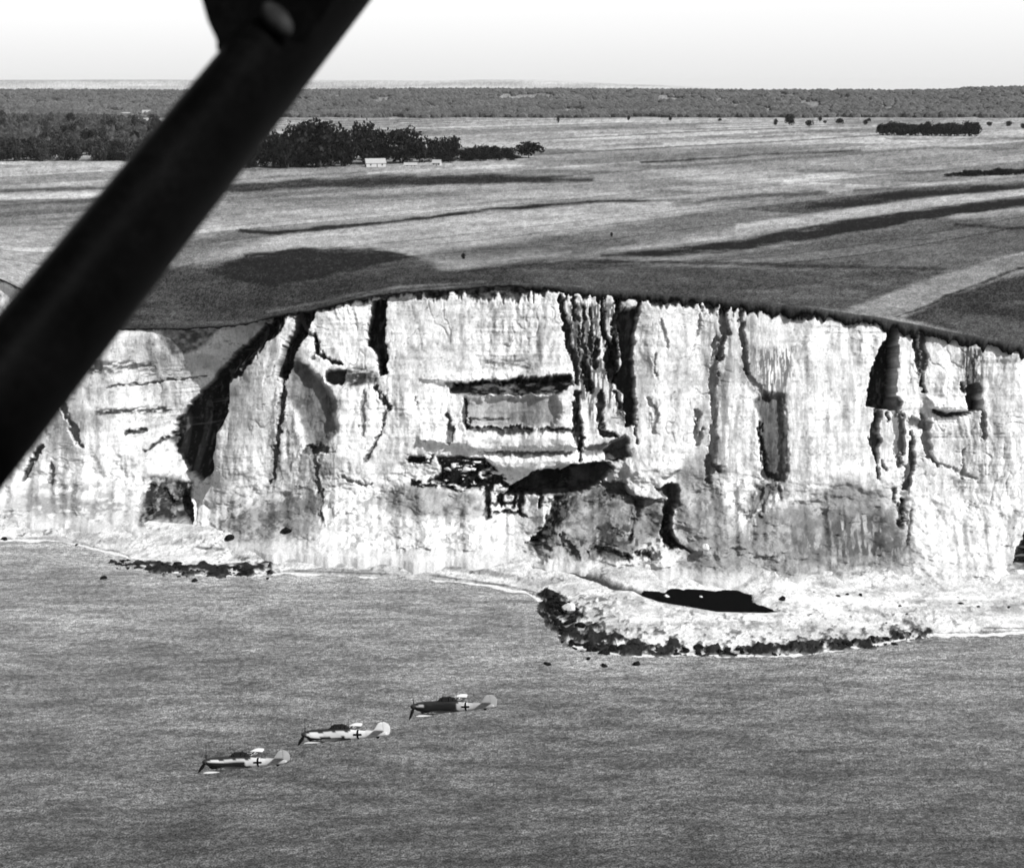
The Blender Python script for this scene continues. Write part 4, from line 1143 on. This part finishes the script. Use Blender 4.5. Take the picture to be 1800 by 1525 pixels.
def make_fighter(name, label, top_a=.022, side_a=.45, nose_a=.7, wing_dark=.02, rud=.72, mid_a=None, cowl_low=None, belly=-.15):
    e = bpy.data.objects.new(name, None); C.objects.link(e)
    tag(e, label, 'aircraft', 'fighter aircraft flying low over the sea')
    # body frame: +x towards the tail, +y to the pilot's left (towards the camera), +z up; origin near the wing
    ox = 3.0
    rings = []; alb = []
    n = 28
    xs_ = np.concatenate([np.linspace(.62, 8.45, 46)])
    for x in xs_:
        hw, hh, cz = fus(x); ring = []
        for j in range(n):
            a = 2 * math.pi * j / n; ca, sa = math.cos(a), math.sin(a)
            yy_ = hw * math.copysign(abs(ca) ** .85, ca); zz_ = cz + hh * math.copysign(abs(sa) ** .85, sa)
            ring.append((x - ox, yy_, zz_))
            up = sa > (.50 if x < 5.1 else .80) + .12 * math.sin(x * 5) * (x < 5)
            v = top_a if up else (nose_a if x < 2.4 else side_a)
            if mid_a is not None and 1.5 < x < 4.9 and not up: v = mid_a
            if x > 6.5: v = side_a * .8 if not up else side_a * .6
            if x < 4.5 and sa < belly + .03 * math.sin(x * 3): v = .012  # dark belly paints in the fuselage shadow and the near wing's dark top
            elif x < 5 and sa < -.6: v = .04
            alb.append(v)
        rings.append(ring)
    V, F = loft(rings)
    body = add('fuselage', V, F, e, M_plane, alb)
    # exhaust stubs, wing root and oil cooler
    V, F = loft([[(1.15 - ox, .20 * math.cos(a), -.42 - .22 * max(0, math.sin(-a)) - .05) for a in np.linspace(0, 2 * math.pi, 12, endpoint=False)],
                 [(2.2 - ox, .24 * math.cos(a), -.50 - .22 * max(0, math.sin(-a)) - .05) for a in np.linspace(0, 2 * math.pi, 12, endpoint=False)]])
    add('oil_cooler', V, F, e, M_plane, [.04] * len(V))
    # spinner and propeller
    rings = [[((.62 - .60 * u) - ox, .29 * math.sqrt(1 - u * u * .97) * math.cos(a), -.02 + .29 * math.sqrt(1 - u * u * .97) * math.sin(a)) for a in np.linspace(0, 2 * math.pi, 16, endpoint=False)] for u in (0, .3, .6, .8, .95, 1)]
    V, F = loft(rings)
    prop = add('propeller', V, F, e, M_plane, [.03] * len(V))
    for k in range(3):
        a = k * 2 * math.pi / 3 + prop_phase
        d = Vector((0, math.cos(a), math.sin(a))); tdir = Vector((0, -math.sin(a), math.cos(a)))
        rings = []
        for u, wdt, tk, tw in [(.22, .07, .05, .9), (.5, .14, .03, .7), (.9, .16, .022, .5), (1.3, .12, .015, .4), (1.55, .04, .01, .35)]:
            c = Vector((.42 - ox, 0, -.02)) + d * u; ch = (tdir * math.cos(tw) + Vector((1, 0, 0)) * math.sin(tw)); nn_ = ch.cross(d)
            rings.append([tuple(c + ch * wdt * math.cos(b) + nn_ * tk * math.sin(b)) for b in np.linspace(0, 2 * math.pi, 10, endpoint=False)])
        V, F = loft(rings); add('blade', V, F, prop, M_black)
    # wings: low set, tapered, light tips
    for sgn in (1, -1):
        stn = []
        for u in (0, .12, .3, .5, .68, .775, .785, .88, .95, .985, 1):
            sp = .25 + 4.68 * u
            tip = 1 - .0 if u < .88 else {.88: .97, .95: .84, .985: .62, 1: .3}[u]
            le = 2.35 + .42 * u; te = 4.55 - .68 * u
            c_ = (te - le); mid_ = (le + te) / 2 - .1 * (1 - tip)
            stn.append((sgn * sp, mid_ - c_ / 2 * tip - ox, mid_ + c_ / 2 * tip - ox, -.42 + sp * math.tan(rad(6.5)), (.075 - .03 * u) * (tip if tip > .4 else .5)))
        V, F = surface(stn)
        alb = [(.72 if abs(v[1]) > .25 + 4.68 * .78 else wing_dark * (1 + .8 * (math.sin(v[1] * 2.4 + v[0] * 1.5) > .2))) for v in V]
        wg = add('wing', V, F, e, M_plane, alb)
        if sgn > 0: F2 = F
        # cross on the upper wing
        cxw = 3.4 - ox; cyw = sgn * 3.0
        for (hl, hwid, dz, mm, nm) in [(.52, .20, .055, M_white, 'cross_border'), (.50, .12, .065, M_black, 'cross_mark')]:
            V = []; F = []
            def q(x0, x1, y0, y1):
                b = len(V)
                for (x_, y_) in [(x0, y0), (x1, y0), (x1, y1), (x0, y1)]:
                    z_ = -.42 + abs(y_) * math.tan(rad(6.5)) + .062 + dz
                    V.append((x_, y_, z_))
                F.append((b, b + 1, b + 2, b + 3))
            q(cxw - hl, cxw + hl, cyw - hwid, cyw + hwid); q(cxw - hwid, cxw + hwid, cyw + hwid, cyw + hl); q(cxw - hwid, cxw + hwid, cyw - hl, cyw - hwid)
            add(nm, V, F, wg, mm, smooth=False)
    # tailplanes, fin and rudder
    for sgn in (1, -1):
        stn = [(sgn * sp, le - ox, te - ox, .30, tk) for sp, le, te, tk in [(.05, 7.2, 8.25, .05), (.5, 7.28, 8.22, .05), (1.1, 7.42, 8.15, .045), (1.4, 7.55, 8.08, .035), (1.5, 7.72, 7.98, .02)]]
        V, F = surface(stn); add('tailplane', V, F, e, M_plane, [wing_dark] * len(V))
    stn = [(sp, le - ox, 8.06 - ox, 0, .05) for sp, le in [(.2, 6.9), (.45, 7.25), (.7, 7.45), (.92, 7.62), (1.04, 7.85)]]
    V, F = surface(stn, 'z'); add('fin', V, F, e, M_plane, [rud * .9] * len(V))
    stn = [(sp, 8.08 - ox, te - ox, 0, .045) for sp, te in [(-.14, 8.45), (.05, 8.68), (.35, 8.78), (.65, 8.76), (.9, 8.62), (1.02, 8.4), (1.07, 8.2)]]
    V, F = surface(stn, 'z'); add('rudder', V, F, e, M_plane, [rud] * len(V))
    # canopy
    rings = []
    for x, w_, h_ in [(2.75, .22, .02), (3.15, .28, .30), (3.4, .30, .38), (4.1, .30, .40), (4.5, .27, .32), (4.95, .18, .05)]:
        z0 = fus(x)[2] + fus(x)[1] - .07
        rings.append([(x - ox, w_ * math.cos(a), z0 + h_ * math.sin(a)) for a in np.linspace(0, math.pi, 9)])
    V, F = loft(rings, False); F = [f for f in F if abs(f[0] % 9 - f[1] % 9) < 5]
    can = add('canopy', V, F, e, M_glass, smooth=False)
    V = []; F = []
    for x, w_, h_ in [(3.15, .29, .31), (3.4, .31, .39), (4.1, .31, .41), (4.5, .28, .33)]:
        z0 = fus(x)[2] + fus(x)[1] - .07
        a0 = [(x - .03 - ox, w_ * math.cos(a), z0 + h_ * math.sin(a)) for a in np.linspace(0, math.pi, 9)]
        b0 = len(V); V += a0 + [(p[0] + .06, p[1], p[2]) for p in a0]
        F += [(b0 + j, b0 + j + 1, b0 + 9 + j + 1, b0 + 9 + j) for j in range(8)]
    add('frame', V, F, can, M_black, smooth=False)
    # mast, tail wheel
    V, F = loft([[(4.75 - ox + .03 * math.cos(a), .015 * math.sin(a), .55) for a in np.linspace(0, 6.28, 6, endpoint=False)], [(4.8 - ox + .015 * math.cos(a), .01 * math.sin(a), 1.35) for a in np.linspace(0, 6.28, 6, endpoint=False)]])
    add('antenna_mast', V, F, e, M_black)
    V, F = loft([[(7.55 - ox + .14 * math.cos(a), yv, -.22 + .14 * math.sin(a)) for a in np.linspace(0, 6.28, 14, endpoint=False)] for yv in (-.06, .06)])
    tw = add('tail_wheel', V, F, e, M_black)
    V, F = loft([[(7.5 - ox + .04 * math.cos(a), .04 * math.sin(a), .05) for a in np.linspace(0, 6.28, 6, endpoint=False)], [(7.55 - ox + .04 * math.cos(a), .04 * math.sin(a), -.28) for a in np.linspace(0, 6.28, 6, endpoint=False)]])
    add('strut', V, F, tw, M_black)
    # fuselage crosses, laid on the curved sides
    for sgn in (1, -1):
        for (hl, hwid, off, mm, nm) in [(.42, .16, .012, M_white, 'cross_border'), (.40, .10, .024, M_black, 'cross_mark')]:
            V = []; F = []
            def pt(x_, z_):
                hw, hh, cz = fus(x_); s_ = max(-1, min(1, (z_ - cz) / hh)); sa = math.copysign(abs(s_) ** (1 / .85), s_)
                ca = math.sqrt(max(0, 1 - sa * sa)) ** .85
                return (x_ - ox, sgn * (hw * ca + off), z_)
            def strp(x0, x1, z0, z1, nx, nz_):
                b = len(V)
                for i in range(nx + 1):
                    for j in range(nz_ + 1): V.append(pt(x0 + (x1 - x0) * i / nx, z0 + (z1 - z0) * j / nz_))
                for i in range(nx):
                    for j in range(nz_): F.append((b + i * (nz_ + 1) + j, b + (i + 1) * (nz_ + 1) + j, b + (i + 1) * (nz_ + 1) + j + 1, b + i * (nz_ + 1) + j + 1))
            cx_, cz_ = 5.75, .03
            strp(cx_ - hl, cx_ + hl, cz_ - hwid, cz_ + hwid, 10, 3); strp(cx_ - hwid, cx_ + hwid, cz_ + hwid, cz_ + hl, 2, 5); strp(cx_ - hwid, cx_ + hwid, cz_ - hl, cz_ - hwid, 2, 5)
            add(nm, V, F, body, mm, smooth=False)
    return e
def pose(e, nose_px, tail_px, near_px, far_px, wspan=9.3):
    """put the aircraft where its nose, tail and wing tips are seen"""
    Lf, Lw = 8.7, wspan
    Rr = Vector((1, 0, 0)); Uu = Vector((0, SP, CP)); Fc = Vector((0, CP, -SP))
    mid = ((nose_px[0] + tail_px[0]) / 2, (nose_px[1] + tail_px[1]) / 2)
    ray = (Fc + Rr * ((mid[0] - CX) / FPX) + Uu * ((CY - mid[1]) / FPX)).normalized()
    va = Rr * ((nose_px[0] - tail_px[0]) / Lf) - Uu * ((nose_px[1] - tail_px[1]) / Lf)
    vw = Rr * ((far_px[0] - near_px[0]) / Lw) - Uu * ((far_px[1] - near_px[1]) / Lw)
    def comp(v, k):
        v = v / k; b_ = v.dot(ray); c_ = v.dot(v) - 1
        disc = b_ * b_ - c_
        return None if disc < 0 else v + ray * (-b_ + math.sqrt(disc))
    best = None
    for k in np.linspace(8, 60, 20000):
        k = float(k)
        a = comp(va, k); w_ = comp(vw, k)
        if a is None or w_ is None: continue
        q_ = abs(a.dot(w_))
        if best is None or q_ < best[0]: best = (q_, k, a, w_)
    _, k, a, w_ = best
    a.normalize(); w_ = (w_ - a * w_.dot(a)).normalized()
    bx_ = -a; by__ = w_; bz__ = bx_.cross(by__)
    dist = FPX / k / ray.dot(Fc)
    c = Vector((0, 0, CAM_H)) + ray * dist
    c = c - bx_ * 1.35
    Mx = Matrix((bx_, by__, bz__)).transposed().to_4x4(); Mx.translation = c
    e.matrix_world = Mx
    print('fighter', k, dist, c[:], 'up', bz__[:])
prop_phase = 1.45
f1 = make_fighter('fighter_aircraft', 'single engined fighter with pale sides and light wing tips, lowest and leftmost of three', side_a=.5, rud=.38, belly=.10)
pose(f1, (354, 1338), (508, 1339), (362, 1361), (450, 1319))
prop_phase = 1.5
f2 = make_fighter('fighter_aircraft', 'single engined fighter with bright white rudder and upright propeller blade, between two others', side_a=.58, rud=.75, nose_a=.75, belly=-.22)
pose(f2, (528, 1290), (684, 1290), (536, 1309), (620, 1275))
prop_phase = 1.7
f3 = make_fighter('fighter_aircraft', 'single engined fighter with dark front half and pale rear, highest and rightmost of three', side_a=.42, mid_a=.012, nose_a=.5, rud=.40, belly=.12)
pose(f3, (720, 1241), (872, 1241), (733, 1259), (805, 1221))

# ------------------------------------------------------------------ strut of the aircraft the photograph was taken from
def campt(px, py, d):
    return Vector((0, 0, CAM_H)) + (Vector((0, CP, -SP)) + Vector((1, 0, 0)) * ((px - CX) / FPX) + Vector((0, SP, CP)) * ((CY - py) / FPX)) * d
Ff = Vector((0, CP, -SP))
p0 = campt(-104, 835, 1.52); p1 = campt(793, -290, 2.42)
ax_ = (p1 - p0).normalized(); side = ax_.cross(Ff).normalized(); nrm = side.cross(ax_).normalized()
rings = []
for i in range(25):
    u = i / 24; c = p0.lerp(p1, u)
    hw = .0558; hh = .09
    rings.append([tuple(c + side * hw * math.cos(a) + nrm * (hh * math.sin(a)) ) for a in np.linspace(0, 2 * math.pi, 40, endpoint=False)])
V, F = loft(rings)
stt = add('aircraft_strut', V, F, None, M_strut)
tag(stt, 'thick black aircraft strut slanting across the upper left foreground', 'strut')
# fitting plate at the upper joint
outl = [(352, -40), (362, 0), (372, 35), (388, 70), (388, 84), (398, 96), (430, 92), (470, 84), (505, 72), (560, 30), (600, -40)]
fr = [campt(x_, y_, 1.93) for x_, y_ in outl]; bk = [campt(x_, y_, 2.08) for x_, y_ in outl]
V = fr + bk; n_ = len(outl)
F = [tuple(range(n_)), tuple(range(2 * n_ - 1, n_ - 1, -1))] + [(i, (i + 1) % n_, n_ + (i + 1) % n_, n_ + i) for i in range(n_)]
fit = add('fitting_plate', V, F, stt, M_strut, smooth=False)
bev = fit.modifiers.new('bevel', 'BEVEL'); bev.width = .006; bev.segments = 3
# rounded boss added for the tube's sheen, paler by its base colour
bc = campt(487, 34, 1.90)
ud = (campt(512, 62, 1.92) - campt(466, 8, 1.92)); ul = ud.length; ud.normalize(); sv = ud.cross(Ff).normalized()
rings = []
for i in range(11):
    t_ = -1 + 2 * i / 10; rr = math.sqrt(max(0.002, 1 - t_ * t_))
    rings.append([tuple(bc + ud * (t_ * ul * .52) + sv * (.016 * rr * math.cos(a)) + Ff * (.014 * rr * math.sin(a))) for a in np.linspace(0, 2 * math.pi, 16, endpoint=False)])
V, F = loft(rings); add('sheen_boss', V, F, stt, M_strutgrey)

# ------------------------------------------------------------------ haze
HAZE = True
if HAZE:
    me = bpy.data.meshes.new('haze')
    x0, x1, y0, y1, z0, z1 = -12000, 12000, -3500, 14500, -3.0, 165.0
    V = [(x, y, z) for z in (z0, z1) for y in (y0, y1) for x in (x0, x1)]
    F = [(0, 2, 3, 1), (4, 5, 7, 6), (0, 1, 5, 4), (2, 6, 7, 3), (0, 4, 6, 2), (1, 3, 7, 5)]
    me.from_pydata(V, [], F); me.update()
    hz = link('haze', me)
    hm = bpy.data.materials.new('haze'); hm.use_nodes = True
    n = hm.node_tree; n.nodes.remove(n.nodes['Principled BSDF'])
    pv = n.nodes.new('ShaderNodeVolumePrincipled'); pv.inputs['Density'].default_value = 1.6e-5
    pv.inputs['Color'].default_value = (.95, .95, .95, 1); pv.inputs['Anisotropy'].default_value = 0
    n.links.new(pv.outputs[0], n.nodes['Material Output'].inputs['Volume'])
    me.materials.append(hm)
    tag(hz, kind='stuff')
